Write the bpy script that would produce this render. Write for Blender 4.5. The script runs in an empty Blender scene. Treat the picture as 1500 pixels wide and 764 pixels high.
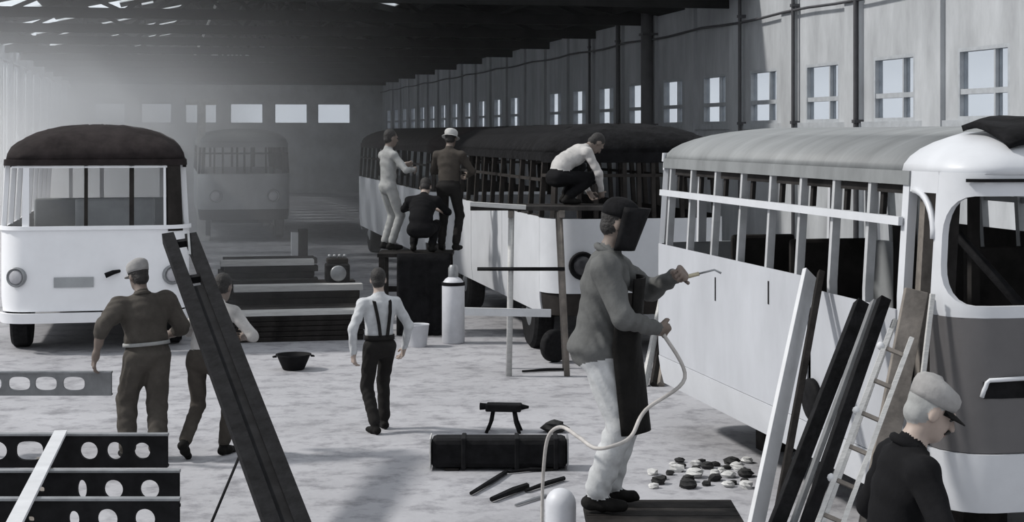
import bpy, math, random
import numpy as np
from mathutils import Vector, Matrix

# ------------------------------------------------------------------ camera, light, exposure
random.seed(7)
SC = bpy.context.scene
COL = SC.collection
FPX, CX, HY, EYE = 2400.0, 750.0, 195.0, 2.85      # focal length (px of 1500), centre, horizon row, eye height
TH = math.atan(500.0 / FPX)                         # the hall runs along +Y, the camera is turned right of it
ST, CT = math.sin(TH), math.cos(TH)

cam_d = bpy.data.cameras.new('camera')
cam = bpy.data.objects.new('camera', cam_d)
COL.objects.link(cam)
cam.location = (0, 0, EYE)
cam.rotation_euler = (math.pi / 2, 0, -TH)
cam_d.sensor_width = 36.0
cam_d.lens = 36.0 * FPX / 1500.0
cam_d.shift_y = -(382.0 - HY) / 1500.0
cam_d.clip_end = 400
SC.camera = cam

world = bpy.data.worlds.new('World')
SC.world = world
world.use_nodes = True
bg = world.node_tree.nodes['Background']
bg.inputs[0].default_value = (0.86, 0.90, 0.96, 1)
bg.inputs[1].default_value = 1.0

sun_d = bpy.data.lights.new('sun', 'SUN')
sun_d.energy = 4.0
sun_d.angle = math.radians(5)
sun_d.color = (1.0, 0.97, 0.93)
sun = bpy.data.objects.new('sun', sun_d)
COL.objects.link(sun)
_sd = Vector((math.cos(math.radians(44)), -0.16, -math.sin(math.radians(44))))   # travels right, a little towards us, down
sun.rotation_euler = _sd.to_track_quat('-Z', 'Y').to_euler()
sun.location = (-20, 20, 30)

SC.view_settings.view_transform = 'Standard'
SC.view_settings.look = 'None'
SC.view_settings.exposure = -0.28
SC.view_settings.gamma = 1.0
SC.view_settings.use_curve_mapping = False
SC.cycles.max_bounces = 6
SC.cycles.volume_bounces = 3
SC.cycles.transparent_max_bounces = 24


def W(x, y, d):
    """world point at photo pixel (x, y) and depth d along the view axis"""
    u = (x - CX) / FPX
    return Vector((d * (ST + u * CT), d * (CT - u * ST), EYE - d * (y - HY) / FPX))


def G(x, y, z=0.0):
    """world point on the level plane at height z"""
    return W(x, y, (EYE - z) * FPX / (y - HY))


def dX(x, X):
    return X / (ST + (x - CX) / FPX * CT)


# ------------------------------------------------------------------ materials
MATS = {}


def mat(name, col, rough=0.7, var=0.15, scale=6.0, bump=0.0, bscale=30.0, metal=0.0, col2=None, stretch=None):
    if name in MATS:
        return MATS[name]
    m = bpy.data.materials.new(name)
    m.use_nodes = True
    nt = m.node_tree
    b = nt.nodes['Principled BSDF']
    b.inputs['Roughness'].default_value = rough
    b.inputs['Metallic'].default_value = metal
    if max(col) < 0.12 and rough > 0.7:
        b.inputs['Specular IOR Level'].default_value = 0.12
    tc = nt.nodes.new('ShaderNodeTexCoord')
    src = tc.outputs['Object']
    if stretch:
        mp = nt.nodes.new('ShaderNodeMapping')
        mp.inputs['Scale'].default_value = stretch
        nt.links.new(src, mp.inputs['Vector'])
        src = mp.outputs['Vector']
    n = nt.nodes.new('ShaderNodeTexNoise')
    n.inputs['Scale'].default_value = scale
    n.inputs['Detail'].default_value = 6
    n.inputs['Roughness'].default_value = 0.65
    nt.links.new(src, n.inputs['Vector'])
    r = nt.nodes.new('ShaderNodeValToRGB')
    c2 = col2 or tuple(c * (1 - 2 * var) for c in col)
    c1 = col if col2 else tuple(min(1, c * (1 + var)) for c in col)
    r.color_ramp.elements[0].position = 0.3
    r.color_ramp.elements[1].position = 0.7
    r.color_ramp.elements[0].color = (*c2, 1)
    r.color_ramp.elements[1].color = (*c1, 1)
    nt.links.new(n.outputs['Fac'], r.inputs['Fac'])
    nt.links.new(r.outputs['Color'], b.inputs['Base Color'])
    if bump > 0:
        n2 = nt.nodes.new('ShaderNodeTexNoise')
        n2.inputs['Scale'].default_value = bscale
        n2.inputs['Detail'].default_value = 4
        nt.links.new(src, n2.inputs['Vector'])
        bp = nt.nodes.new('ShaderNodeBump')
        bp.inputs['Strength'].default_value = bump
        bp.inputs['Distance'].default_value = 0.02
        nt.links.new(n2.outputs['Fac'], bp.inputs['Height'])
        nt.links.new(bp.outputs['Normal'], b.inputs['Normal'])
    MATS[name] = m
    return m


def glass_mat(name, tint=(0.9, 0.94, 0.98), mixf=0.12, diffuse=0.0):
    m = bpy.data.materials.new(name)
    m.use_nodes = True
    nt = m.node_tree
    nt.nodes.clear()
    out = nt.nodes.new('ShaderNodeOutputMaterial')
    tr = nt.nodes.new('ShaderNodeBsdfTransparent')
    tr.inputs[0].default_value = (*tint, 1)
    gl = nt.nodes.new('ShaderNodeBsdfGlossy')
    gl.inputs['Roughness'].default_value = 0.08
    mx = nt.nodes.new('ShaderNodeMixShader')
    mx.inputs[0].default_value = mixf
    nt.links.new(tr.outputs[0], mx.inputs[1])
    nt.links.new(gl.outputs[0], mx.inputs[2])
    last = mx
    if diffuse > 0:
        df = nt.nodes.new('ShaderNodeBsdfTranslucent')
        df.inputs[0].default_value = (0.85, 0.88, 0.9, 1)
        m2 = nt.nodes.new('ShaderNodeMixShader')
        m2.inputs[0].default_value = diffuse
        nt.links.new(mx.outputs[0], m2.inputs[1])
        nt.links.new(df.outputs[0], m2.inputs[2])
        last = m2
    nt.links.new(last.outputs[0], out.inputs[0])
    MATS[name] = m
    return m


def floor_mat():
    m = mat('concrete_floor', (0.40, 0.40, 0.42), 0.9, 0.2, 0.55, 0.5, 9.0, col2=(0.29, 0.29, 0.305))
    nt = m.node_tree
    b = nt.nodes['Principled BSDF']
    old = b.inputs['Base Color'].links[0].from_socket
    tc = nt.nodes['Texture Coordinate']
    n = nt.nodes.new('ShaderNodeTexNoise')
    n.inputs['Scale'].default_value = 3.2
    n.inputs['Detail'].default_value = 8
    n.inputs['Roughness'].default_value = 0.7
    nt.links.new(tc.outputs['Object'], n.inputs['Vector'])
    r = nt.nodes.new('ShaderNodeValToRGB')
    r.color_ramp.elements[0].position = 0.34
    r.color_ramp.elements[1].position = 0.52
    r.color_ramp.elements[0].color = (0.55, 0.55, 0.56, 1)
    r.color_ramp.elements[1].color = (1, 1, 1, 1)
    nt.links.new(n.outputs['Fac'], r.inputs['Fac'])
    mx = nt.nodes.new('ShaderNodeMix')
    mx.data_type = 'RGBA'
    mx.blend_type = 'MULTIPLY'
    mx.inputs[0].default_value = 1.0
    nt.links.new(old, mx.inputs[6])
    nt.links.new(r.outputs['Color'], mx.inputs[7])
    nt.links.new(mx.outputs[2], b.inputs['Base Color'])
    return m


floor_mat()
mat('wall_plaster', (0.40, 0.415, 0.43), 0.9, 0.16, 1.3, 0.3, 14, stretch=(1, 1, 0.35))
mat('wall_pale', (0.70, 0.72, 0.75), 0.9, 0.08, 1.2)
mat('wall_end', (0.46, 0.47, 0.47), 0.9, 0.14, 0.7)
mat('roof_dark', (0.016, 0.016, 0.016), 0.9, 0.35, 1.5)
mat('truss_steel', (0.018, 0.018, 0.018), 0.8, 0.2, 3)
mat('frame_grey', (0.36, 0.38, 0.40), 0.7, 0.1)
mat('pale_post', (0.60, 0.60, 0.58), 0.8, 0.12, 4)
mat('conduit', (0.05, 0.05, 0.055), 0.6)
mat('bus_white', (0.56, 0.575, 0.60), 0.45, 0.05, 1.8, 0.05, 3)
mat('bus_sheet', (0.46, 0.475, 0.505), 0.5, 0.07, 1.6, 0.15, 3.5, stretch=(1, 1, 0.5))
mat('post_grey', (0.42, 0.43, 0.44), 0.6, 0.12, 4)
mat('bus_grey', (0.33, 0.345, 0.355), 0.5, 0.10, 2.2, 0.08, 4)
mat('bus_roof_grey', (0.20, 0.21, 0.212), 0.6, 0.13, 1.4, 0.15, 5, stretch=(0.5, 2.5, 1))
mat('bus_front_grey', (0.10, 0.096, 0.098), 0.4, 0.10, 1.8)
mat('bus_roof_black', (0.008, 0.008, 0.009), 0.85, 0.35, 6, 0.8, 14)
mat('bus_roof_brown', (0.028, 0.023, 0.023), 0.85, 0.25, 4, 0.3, 10)
mat('bus_dark', (0.03, 0.027, 0.025), 0.8, 0.25, 4)
mat('bus_haze', (0.86, 0.87, 0.89), 0.6, 0.03, 2)  # extra bright colour standing in for haze over the left bus
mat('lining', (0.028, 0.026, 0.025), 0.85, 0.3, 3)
mat('tyre', (0.015, 0.015, 0.016), 0.85, 0.3, 20)
mat('steel', (0.28, 0.29, 0.30), 0.45, 0.15, 8, metal=0.5)
mat('black_iron', (0.009, 0.009, 0.010), 0.75, 0.35, 9, 0.2, 30)
mat('beam_black', (0.012, 0.012, 0.013), 0.72, 0.3, 7)
mat('beam_grey', (0.17, 0.175, 0.18), 0.6, 0.15, 7)
mat('wood_pale', (0.48, 0.48, 0.47), 0.8, 0.10, 5, 0.2, 20, stretch=(1, 8, 8))
mat('wood_white', (0.55, 0.56, 0.575), 0.75, 0.06, 5)
mat('wood_brown', (0.19, 0.17, 0.15), 0.8, 0.25, 5, 0.2, 20)
mat('wood_dark', (0.022, 0.020, 0.019), 0.85, 0.35, 5, 0.3, 18)
mat('wood_mid', (0.05, 0.047, 0.045), 0.8, 0.3, 6, 0.2, 18)
mat('canvas_dark', (0.010, 0.010, 0.011), 0.95, 0.3, 7, 0.5, 18)
mat('rubber_hose', (0.42, 0.40, 0.38), 0.7, 0.15, 9)
mat('gas_white', (0.56, 0.57, 0.60), 0.5, 0.06, 6)
mat('brass', (0.42, 0.38, 0.28), 0.4, 0.1, 9, metal=0.7)
mat('rubble_pale', (0.55, 0.55, 0.54), 0.9, 0.2, 9, 0.4, 20)
mat('rubble_dark', (0.04, 0.04, 0.04), 0.9, 0.3, 9, 0.4, 20)
mat('lens_dark', (0.03, 0.03, 0.033), 0.2, 0.1)
mat('lens_pale', (0.42, 0.42, 0.44), 0.3, 0.1)
mat('skin', (0.36, 0.29, 0.25), 0.6, 0.06, 12)
mat('skin_dark', (0.16, 0.125, 0.105), 0.6, 0.08, 12)
mat('lip', (0.20, 0.12, 0.10), 0.6, 0.05)
mat('hair', (0.018, 0.016, 0.015), 0.7, 0.3, 40, 0.6, 60)
mat('eye', (0.02, 0.02, 0.02), 0.2, 0.05)
mat('leather', (0.009, 0.0085, 0.008), 0.75, 0.25, 10, 0.3, 22)
for nm, c in (('cloth_khaki', (0.075, 0.068, 0.060)), ('cloth_khaki_low', (0.20, 0.195, 0.18)), ('cloth_white', (0.50, 0.515, 0.53)),
              ('cloth_cream', (0.42, 0.41, 0.40)), ('cloth_grey', (0.30, 0.305, 0.30)), ('cloth_dim', (0.11, 0.112, 0.11)), ('cloth_black', (0.008, 0.008, 0.009)),
              ('cloth_char', (0.018, 0.017, 0.0165)), ('cloth_brown', (0.06, 0.053, 0.046)), ('cloth_pale', (0.46, 0.47, 0.475)),
              ('cap_grey', (0.28, 0.275, 0.27)), ('cap_pale', (0.5, 0.5, 0.49))):
    mat(nm, c, 0.9, 0.14, 7, 0.45, 11)
glass_mat('window_glass', (0.93, 0.95, 0.97), 0.10)
glass_mat('skylight_glass', (0.93, 0.95, 0.97), 0.05, 0.35)
glass_mat('frosted_glass', (0.95, 0.97, 0.99), 0.04, 0.30)


# ------------------------------------------------------------------ mesh helpers
def link(name, me, m, parent=None, smooth=False, loc=None, rot=None):
    o = bpy.data.objects.new(name, me)
    COL.objects.link(o)
    if m is not None and not me.materials:
        me.materials.append(MATS[m] if isinstance(m, str) else m)
    if smooth:
        me.polygons.foreach_set('use_smooth', [True] * len(me.polygons))
    if parent is not None:
        o.parent = parent
    if loc is not None:
        o.location = loc
    if rot is not None:
        o.rotation_euler = rot
    return o


class MB:
    def __init__(s):
        s.v, s.f = [], []

    def add(s, vs, fs):
        n = len(s.v)
        s.v += [tuple(v) for v in vs]
        s.f += [tuple(i + n for i in f) for f in fs]
        return s

    def box(s, x0, x1, y0, y1, z0, z1):
        return s.add([(x0, y0, z0), (x1, y0, z0), (x1, y1, z0), (x0, y1, z0), (x0, y0, z1), (x1, y0, z1), (x1, y1, z1), (x0, y1, z1)],
                     [(3, 2, 1, 0), (4, 5, 6, 7), (0, 1, 5, 4), (1, 2, 6, 5), (2, 3, 7, 6), (3, 0, 4, 7)])

    def bar(s, a, b, w, h, up=(0, 0, 1)):
        """box bar from a to b; w across, h along 'up'"""
        a, b = Vector(a), Vector(b)
        t = (b - a).normalized()
        sd = t.cross(Vector(up))
        if sd.length < 1e-4:
            sd = t.cross(Vector((1, 0, 0)))
        sd.normalize()
        u = sd.cross(t)
        vs = []
        for p in (a, b):
            for i, j in ((-1, -1), (1, -1), (1, 1), (-1, 1)):
                vs.append(p + sd * (i * w / 2) + u * (j * h / 2))
        return s.add(vs, [(0, 1, 2, 3), (7, 6, 5, 4), (4, 5, 1, 0), (5, 6, 2, 1), (6, 7, 3, 2), (7, 4, 0, 3)])

    def tube(s, pts, r, n=8, cap=True):
        pts = [Vector(p) for p in pts]
        rs = r if isinstance(r, (list, tuple)) else [r] * len(pts)
        prev = None
        rings = []
        for i, p in enumerate(pts):
            t = (pts[min(i + 1, len(pts) - 1)] - pts[max(i - 1, 0)]).normalized()
            if prev is None:
                prev = t.orthogonal().normalized()
            prev = (prev - t * prev.dot(t)).normalized()
            q = t.cross(prev)
            rings.append([p + (prev * math.cos(2 * math.pi * k / n) + q * math.sin(2 * math.pi * k / n)) * rs[i] for k in range(n)])
        vs = [v for rg in rings for v in rg]
        fs = []
        for i in range(len(pts) - 1):
            for k in range(n):
                a, b = i * n + k, i * n + (k + 1) % n
                fs.append((a, b, b + n, a + n))
        if cap:
            fs.append(tuple(range(n - 1, -1, -1)))
            fs.append(tuple((len(pts) - 1) * n + k for k in range(n)))
        return s.add(vs, fs)

    def lathe(s, prof, n=20, axis='z', c=(0, 0, 0)):
        vs, fs = [], []
        for (r, h) in prof:
            for k in range(n):
                a = 2 * math.pi * k / n
                p = (r * math.cos(a), r * math.sin(a), h)
                if axis == 'x':
                    p = (p[2], p[0], p[1])
                elif axis == 'y':
                    p = (p[0], p[2], p[1])
                vs.append((p[0] + c[0], p[1] + c[1], p[2] + c[2]))
        for i in range(len(prof) - 1):
            for k in range(n):
                a, b = i * n + k, i * n + (k + 1) % n
                fs.append((a, b, b + n, a + n))
        fs.append(tuple(range(n - 1, -1, -1)))
        fs.append(tuple((len(prof) - 1) * n + k for k in range(n)))
        return s.add(vs, fs)

    def mesh(s, name='mesh'):
        used = sorted({i for f in s.f for i in f})
        if len(used) < len(s.v):
            mp = {a: k for k, a in enumerate(used)}
            s.v = [s.v[i] for i in used]
            s.f = [tuple(mp[i] for i in f) for f in s.f]
        me = bpy.data.meshes.new(name)
        me.from_pydata(s.v, [], s.f)
        me.update()
        return me

    def build(s, name, m, parent=None, smooth=False, bevel=0.0, loc=None, rot=None):
        o = link(name, s.mesh(name), m, parent, smooth, loc, rot)
        if bevel > 0:
            bv = o.modifiers.new('bevel', 'BEVEL')
            bv.width = bevel
            bv.segments = 2
            bv.limit_method = 'ANGLE'
        return o


def auto_smooth(o, ang=40):
    me = o.data
    me.polygons.foreach_set('use_smooth', [True] * len(me.polygons))
    try:
        me.set_sharp_from_angle(angle=math.radians(ang))
    except Exception:
        pass
    return o


def tag(o, label, cat, group=None):
    o['label'] = label
    o['category'] = cat
    if group:
        o['group'] = group
    return o


def empty(name, loc=(0, 0, 0), rz=0.0):
    o = bpy.data.objects.new(name, None)
    COL.objects.link(o)
    o.empty_display_size = 0.2
    o.location = loc
    o.rotation_euler = (0, 0, rz)
    return o


def struct(o):
    o['kind'] = 'structure'
    return o


# ------------------------------------------------------------------ the hall
XL, XR, YB = -4.56, 10.0, 78.6            # left wall, right wall, end wall
EAVE, RIDGE, XM = 5.30, 6.85, 2.72
Y_ROOF = 27.0                              # nearer than this the workshop is open to the sky

struct(MB().box(-30, XR + 6, -12, YB + 8, -0.2, 0).build('floor', 'concrete_floor'))

# right wall with its row of windows
WZ0, WZ1, WW = 3.02, 3.95, 1.34
win_y = [16.36 + 2.6 * k for k in range(24)]
win_y = [y for k, y in enumerate(win_y) if k != 11]
m = MB()
m.box(XR, XR + 0.14, 6, YB + 0.3, 0, WZ0)
m.box(XR, XR + 0.14, 6, YB + 0.3, WZ1, EAVE + 0.9)
edges = [6.0]
for y in win_y:
    edges += [y - WW / 2, y + WW / 2]
edges.append(YB + 0.3)
for i in range(0, len(edges), 2):
    m.box(XR, XR + 0.14, edges[i], edges[i + 1], WZ0, WZ1)
wall_r = struct(m.build('wall_right', 'wall_plaster'))
for k in range(24):                        # flat piers between the windows
    y = 16.36 + 2.6 * (k - 0.5)
    MB().box(XR - 0.07, XR, y - 0.27, y + 0.27, 0, EAVE + 0.1).build('pier', 'wall_plaster', wall_r)
MB().box(XR - 0.05, XR, 6, YB, WZ0 - 0.1, WZ0).build('sill_band', 'frame_grey', wall_r)

frame_me = MB()
frame_me.box(-0.06, 0.06, -WW / 2, WW / 2, 0, 0.05).box(-0.06, 0.06, -WW / 2, WW / 2, WZ1 - WZ0 - 0.05, WZ1 - WZ0)
frame_me.box(-0.06, 0.06, -WW / 2, -WW / 2 + 0.05, 0.05, WZ1 - WZ0 - 0.05).box(-0.06, 0.06, WW / 2 - 0.05, WW / 2, 0.05, WZ1 - WZ0 - 0.05)
frame_me.box(-0.05, 0.05, -WW / 2 + 0.05, WW / 2 - 0.05, 0.33, 0.40)
frame_me.box(-0.05, 0.05, -0.30, -0.26, 0.05, WZ1 - WZ0 - 0.05)
frame_me = frame_me.mesh('window_frame')
frame_me.materials.append(MATS['frame_grey'])
pane_dims = [(-WW / 2 + 0.05, -0.30, 0.05, 0.33), (-0.26, WW / 2 - 0.05, 0.05, 0.33), (-WW / 2 + 0.05, -0.30, 0.40, WZ1 - WZ0 - 0.05), (-0.26, WW / 2 - 0.05, 0.40, WZ1 - WZ0 - 0.05)]
pane_mes = []
for (a, b, c, d) in pane_dims:
    pm = MB().box(-0.004, 0.004, a, b, c, d).mesh('pane')
    pm.materials.append(MATS['window_glass'])
    pane_mes.append(pm)
for i, y in enumerate(win_y):
    wroot = struct(empty('window_%d' % (i + 1), (XR + 0.06, y, WZ0)))
    link('window_frame', frame_me, None, wroot)
    for pm in pane_mes:
        link('pane', pm, None, wroot)

# dark pipes and the cable on the right wall
for px, r in ((1252, 0.035), (905, 0.05), (953, 0.13), (1082, 0.03), (1160, 0.03), (862, 0.03)):
    d = dX(px, XR - 0.12)
    p = W(px, 100, d)
    mm = MB().tube([(XR - 0.07 - r, p.y, 0), (XR - 0.07 - r, p.y, EAVE + 0.1)], r, 10)
    for zz in (1.0, 3.0, 4.9):
        mm.box(XR - 0.075 - 2 * r, XR, p.y - r - 0.02, p.y + r + 0.02, zz, zz + 0.05)
    o = auto_smooth(mm.build('drain_pipe', 'conduit', wall_r))
pts = []
for i in range(60):
    y = 16 + i * (YB - 16) / 59
    pts.append((XR - 0.10, y, 4.86 - 0.05 * math.sin(math.pi * ((y / 5.0) % 1))))
MB().tube(pts, 0.022, 6).build('cable', 'conduit', wall_r, True)

# left wall (only its far stretch stands in view), end wall
m = MB().box(XL - 0.3, XL, 41, YB + 0.3, 0, 0.9).box(XL - 0.3, XL, 41, YB + 0.3, EAVE - 0.35, EAVE)
bays = [41.0 + 3.16 * k for k in range(13)]
for y in bays:
    m.box(XL - 0.3, XL, y - 0.14, y + 0.14, 0.9, EAVE - 0.35)
wall_l = struct(m.build('wall_left', 'wall_pale'))
for i, y in enumerate(bays[:-1]):             # tall obscured-glass windows fill the bays
    wroot = struct(empty('window_%d' % (51 + i), (XL - 0.15, y + 0.14, 0.9)))
    w, h = 3.16 - 0.28, EAVE - 0.35 - 0.9
    mm = MB().box(-0.05, 0.05, 0, w, 0, 0.06).box(-0.05, 0.05, 0, w, h - 0.06, h)
    for k in range(4):
        mm.box(-0.05, 0.05, k * (w - 0.05) / 3, k * (w - 0.05) / 3 + 0.05, 0.06, h - 0.06)
    mm.build('window_frame', 'wall_pale', wroot)
    for k in range(3):
        MB().box(-0.005, 0.005, k * (w - 0.05) / 3 + 0.05, (k + 1) * (w - 0.05) / 3, 0.06, h - 0.06).build('pane', 'frosted_glass', wroot)
end_wins = []
dE = YB / CT
for x0, x1 in ((138, 184), (206, 252), (271, 318), (337, 386), (402, 451), (465, 514)):
    uu = [(x - CX) / FPX for x in (x0, x1)]
    Xs = [YB * (ST + u * CT) / (CT - u * ST) for u in uu]
    end_wins.append(Xs)
dd = YB / (CT - (350 - CX) / FPX * ST)
ez0, ez1 = EYE - dd * (181 - HY) / FPX, EYE - dd * (151 - HY) / FPX
m = MB().box(XL - 0.3, XR + 0.3, YB, YB + 0.3, 0, ez0).box(XL - 0.3, XR + 0.3, YB, YB + 0.3, ez1, EAVE)
xs = [XL - 0.3] + [x for w in end_wins for x in w] + [XR + 0.3]
for i in range(0, len(xs), 2):
    m.box(xs[i], xs[i + 1], YB, YB + 0.3, ez0, ez1)
m.add([(XL - 0.3, YB, EAVE), (XR + 0.3, YB, EAVE), (XM, YB, RIDGE), (XL - 0.3, YB + 0.3, EAVE), (XR + 0.3, YB + 0.3, EAVE), (XM, YB + 0.3, RIDGE)],
      [(0, 1, 2), (5, 4, 3), (1, 4, 5, 2), (2, 5, 3, 0)])
wall_b = struct(m.build('wall_back', 'wall_end'))
for i, (a, b) in enumerate(end_wins):
    wroot = struct(empty('window_%d' % (i + 31), (a, YB + 0.1, ez0)))
    w, h = b - a, ez1 - ez0
    mm = MB().box(0, w, 0, 0.1, 0, 0.05).box(0, w, 0, 0.1, h - 0.05, h).box(0, 0.05, 0, 0.1, 0.05, h - 0.05).box(w - 0.05, w, 0, 0.1, 0.05, h - 0.05)
    mm.build('window_frame', 'frame_grey', wroot)
    MB().box(0.05, w - 0.05, 0.04, 0.05, 0.05, h - 0.05).build('pane', 'window_glass', wroot)


# roof: two slopes of sheeting with skylights, the regular left-slope rows added to brighten the hall
def roof_z(X):
    return EAVE + (RIDGE - EAVE) * (1 - abs(X - XM) / (XR - XM)) if X >= XM else EAVE + (RIDGE - EAVE) * (1 - abs(X - XM) / (XM - XL))


def roof_hit(px, py):
    for i in range(400):
        d = 28 + i * 0.2
        p = W(px, py, d)
        if p.z >= roof_z(p.x) or p.y > YB:
            return p
    return p


NXc, NYc = 20, 51
xs = list(np.linspace(XL - 0.6, XM, NXc // 2 + 1)) + list(np.linspace(XM, XR + 0.5, NXc // 2 + 1))[1:]
ys = list(np.linspace(Y_ROOF, YB + 0.3, NYc + 1))
holes = set()
for (px, py) in ((308, 88), (318, 93), (545, 3), (485, 42), (366, 78), (410, 86), (382, 98), (350, 88), (12, 22), (40, 26), (75, 30), (110, 27), (30, 40), (70, 42), (55, 55), (90, 52), (140, 15), (20, 10), (100, 60), (125, 40)):
    p = roof_hit(px, py)
    i = int(np.searchsorted(xs, p.x)) - 1
    j = int(np.searchsorted(ys, p.y)) - 1
    if 0 <= i < NXc and 0 <= j < NYc:
        holes.add((i, j))
for i in range(0, 7):  # extra skylight rows, put in to let more sun into the hall
    for j in range(1, 48):
        if (j + (i // 3)) % 2 == 0 and i != 3:
            holes.add((i, j))
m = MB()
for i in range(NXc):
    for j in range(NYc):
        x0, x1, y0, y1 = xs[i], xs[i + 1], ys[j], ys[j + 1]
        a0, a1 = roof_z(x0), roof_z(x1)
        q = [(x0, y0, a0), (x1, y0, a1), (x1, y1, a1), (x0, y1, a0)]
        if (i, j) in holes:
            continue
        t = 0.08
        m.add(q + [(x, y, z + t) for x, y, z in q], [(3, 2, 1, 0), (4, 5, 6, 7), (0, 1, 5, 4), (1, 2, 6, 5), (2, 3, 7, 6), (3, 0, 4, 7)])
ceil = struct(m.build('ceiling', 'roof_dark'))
for (i, j) in sorted(holes):
    x0, x1, y0, y1 = xs[i], xs[i + 1], ys[j], ys[j + 1]
    a0, a1 = roof_z(x0) + 0.03, roof_z(x1) + 0.03
    q = [(x0, y0, a0), (x1, y0, a1), (x1, y1, a1), (x0, y1, a0)]
    mm = MB().add(q + [(x, y, z + 0.02) for x, y, z in q], [(3, 2, 1, 0), (4, 5, 6, 7), (0, 1, 5, 4), (1, 2, 6, 5), (2, 3, 7, 6), (3, 0, 4, 7)])
    mm.build('skylight_pane', 'skylight_glass', ceil)
# trusses
tr = MB()
tr.bar((XL, 0, EAVE - 0.08), (XR, 0, EAVE - 0.08), 0.16, 0.2)
for sx in (-1, 1):
    xe = XL if sx < 0 else XR
    tr.bar((xe, 0, EAVE - 0.06), (XM, 0, RIDGE - 0.1), 0.14, 0.16)
    for f0, f1 in ((0.2, 0.35), (0.5, 0.35), (0.5, 0.7), (0.85, 0.7), (0.85, 1.0)):
        xb = xe + (XM - xe) * f0
        xt = xe + (XM - xe) * f1
        tr.bar((xb, 0, EAVE - 0.05), (xt, 0, roof_z(xt) - 0.1), 0.08, 0.08)
tr.bar((XM, 0, EAVE), (XM, 0, RIDGE - 0.1), 0.08, 0.08, (0, 1, 0))
tr_me = tr.mesh('truss')
tr_me.materials.append(MATS['truss_steel'])
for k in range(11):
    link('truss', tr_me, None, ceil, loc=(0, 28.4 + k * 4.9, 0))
for f in (0.12, 0.32, 0.52, 0.72, 0.92):
    for sx in (-1, 1):
        xe = XL if sx < 0 else XR
        x = xe + (XM - xe) * f
        MB().box(x - 0.06, x + 0.06, Y_ROOF, YB, roof_z(x) - 0.14, roof_z(x) - 0.01).build('purlin', 'truss_steel', ceil)
# slanting rod hanging under the roof
p1, p2 = W(318, 2, 46), W(284, 84, 60)
MB().tube([p1, (p1 + p2) / 2 + Vector((0, 0, -0.03)), p2], 0.045, 8).build('hanging_rod', 'pale_post', ceil, True)
# left row of posts carrying the roof where the side stands open
for y in (28.4, 33.3, 38.2):
    MB().box(XL - 0.12, XL + 0.12, y - 0.12, y + 0.12, 0, EAVE).build('post', 'pale_post', ceil)
# pale post in the middle of the hall
pc = G(295, 352)
cm = MB().box(-0.11, 0.11, -0.13, 0.13, 0.12, 3.6).box(-0.22, 0.22, -0.22, 0.22, 0, 0.12).box(-0.42, 0.42, -0.12, 0.12, 3.6, 3.75)
o = cm.build('trim_1', 'pale_post', None, loc=(pc.x, pc.y, 0))
struct(o)


# ------------------------------------------------------------------ buses
def roof_height(b, x, y, reach=0.95):
    lo, hi = 0.0, math.pi / 2
    for _ in range(18):
        ph = (lo + hi) / 2
        ins = b.prof(b.top) + reach * (1 - math.cos(ph))
        hw, y0, y1 = b.hw - ins, ins * 0.8, b.L - ins * 0.8
        r = min(b.rf + 0.25 * ins, hw * 0.95)
        qx = abs(x) - (hw - r)
        qy = (y0 + r) - y
        sd = math.hypot(max(qx, 0), max(qy, 0)) + min(max(qx, qy), 0) - r
        if sd < 0:
            lo = ph
        else:
            hi = ph
    return b.top + (b.crown - b.top) * math.sin(lo)


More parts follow.
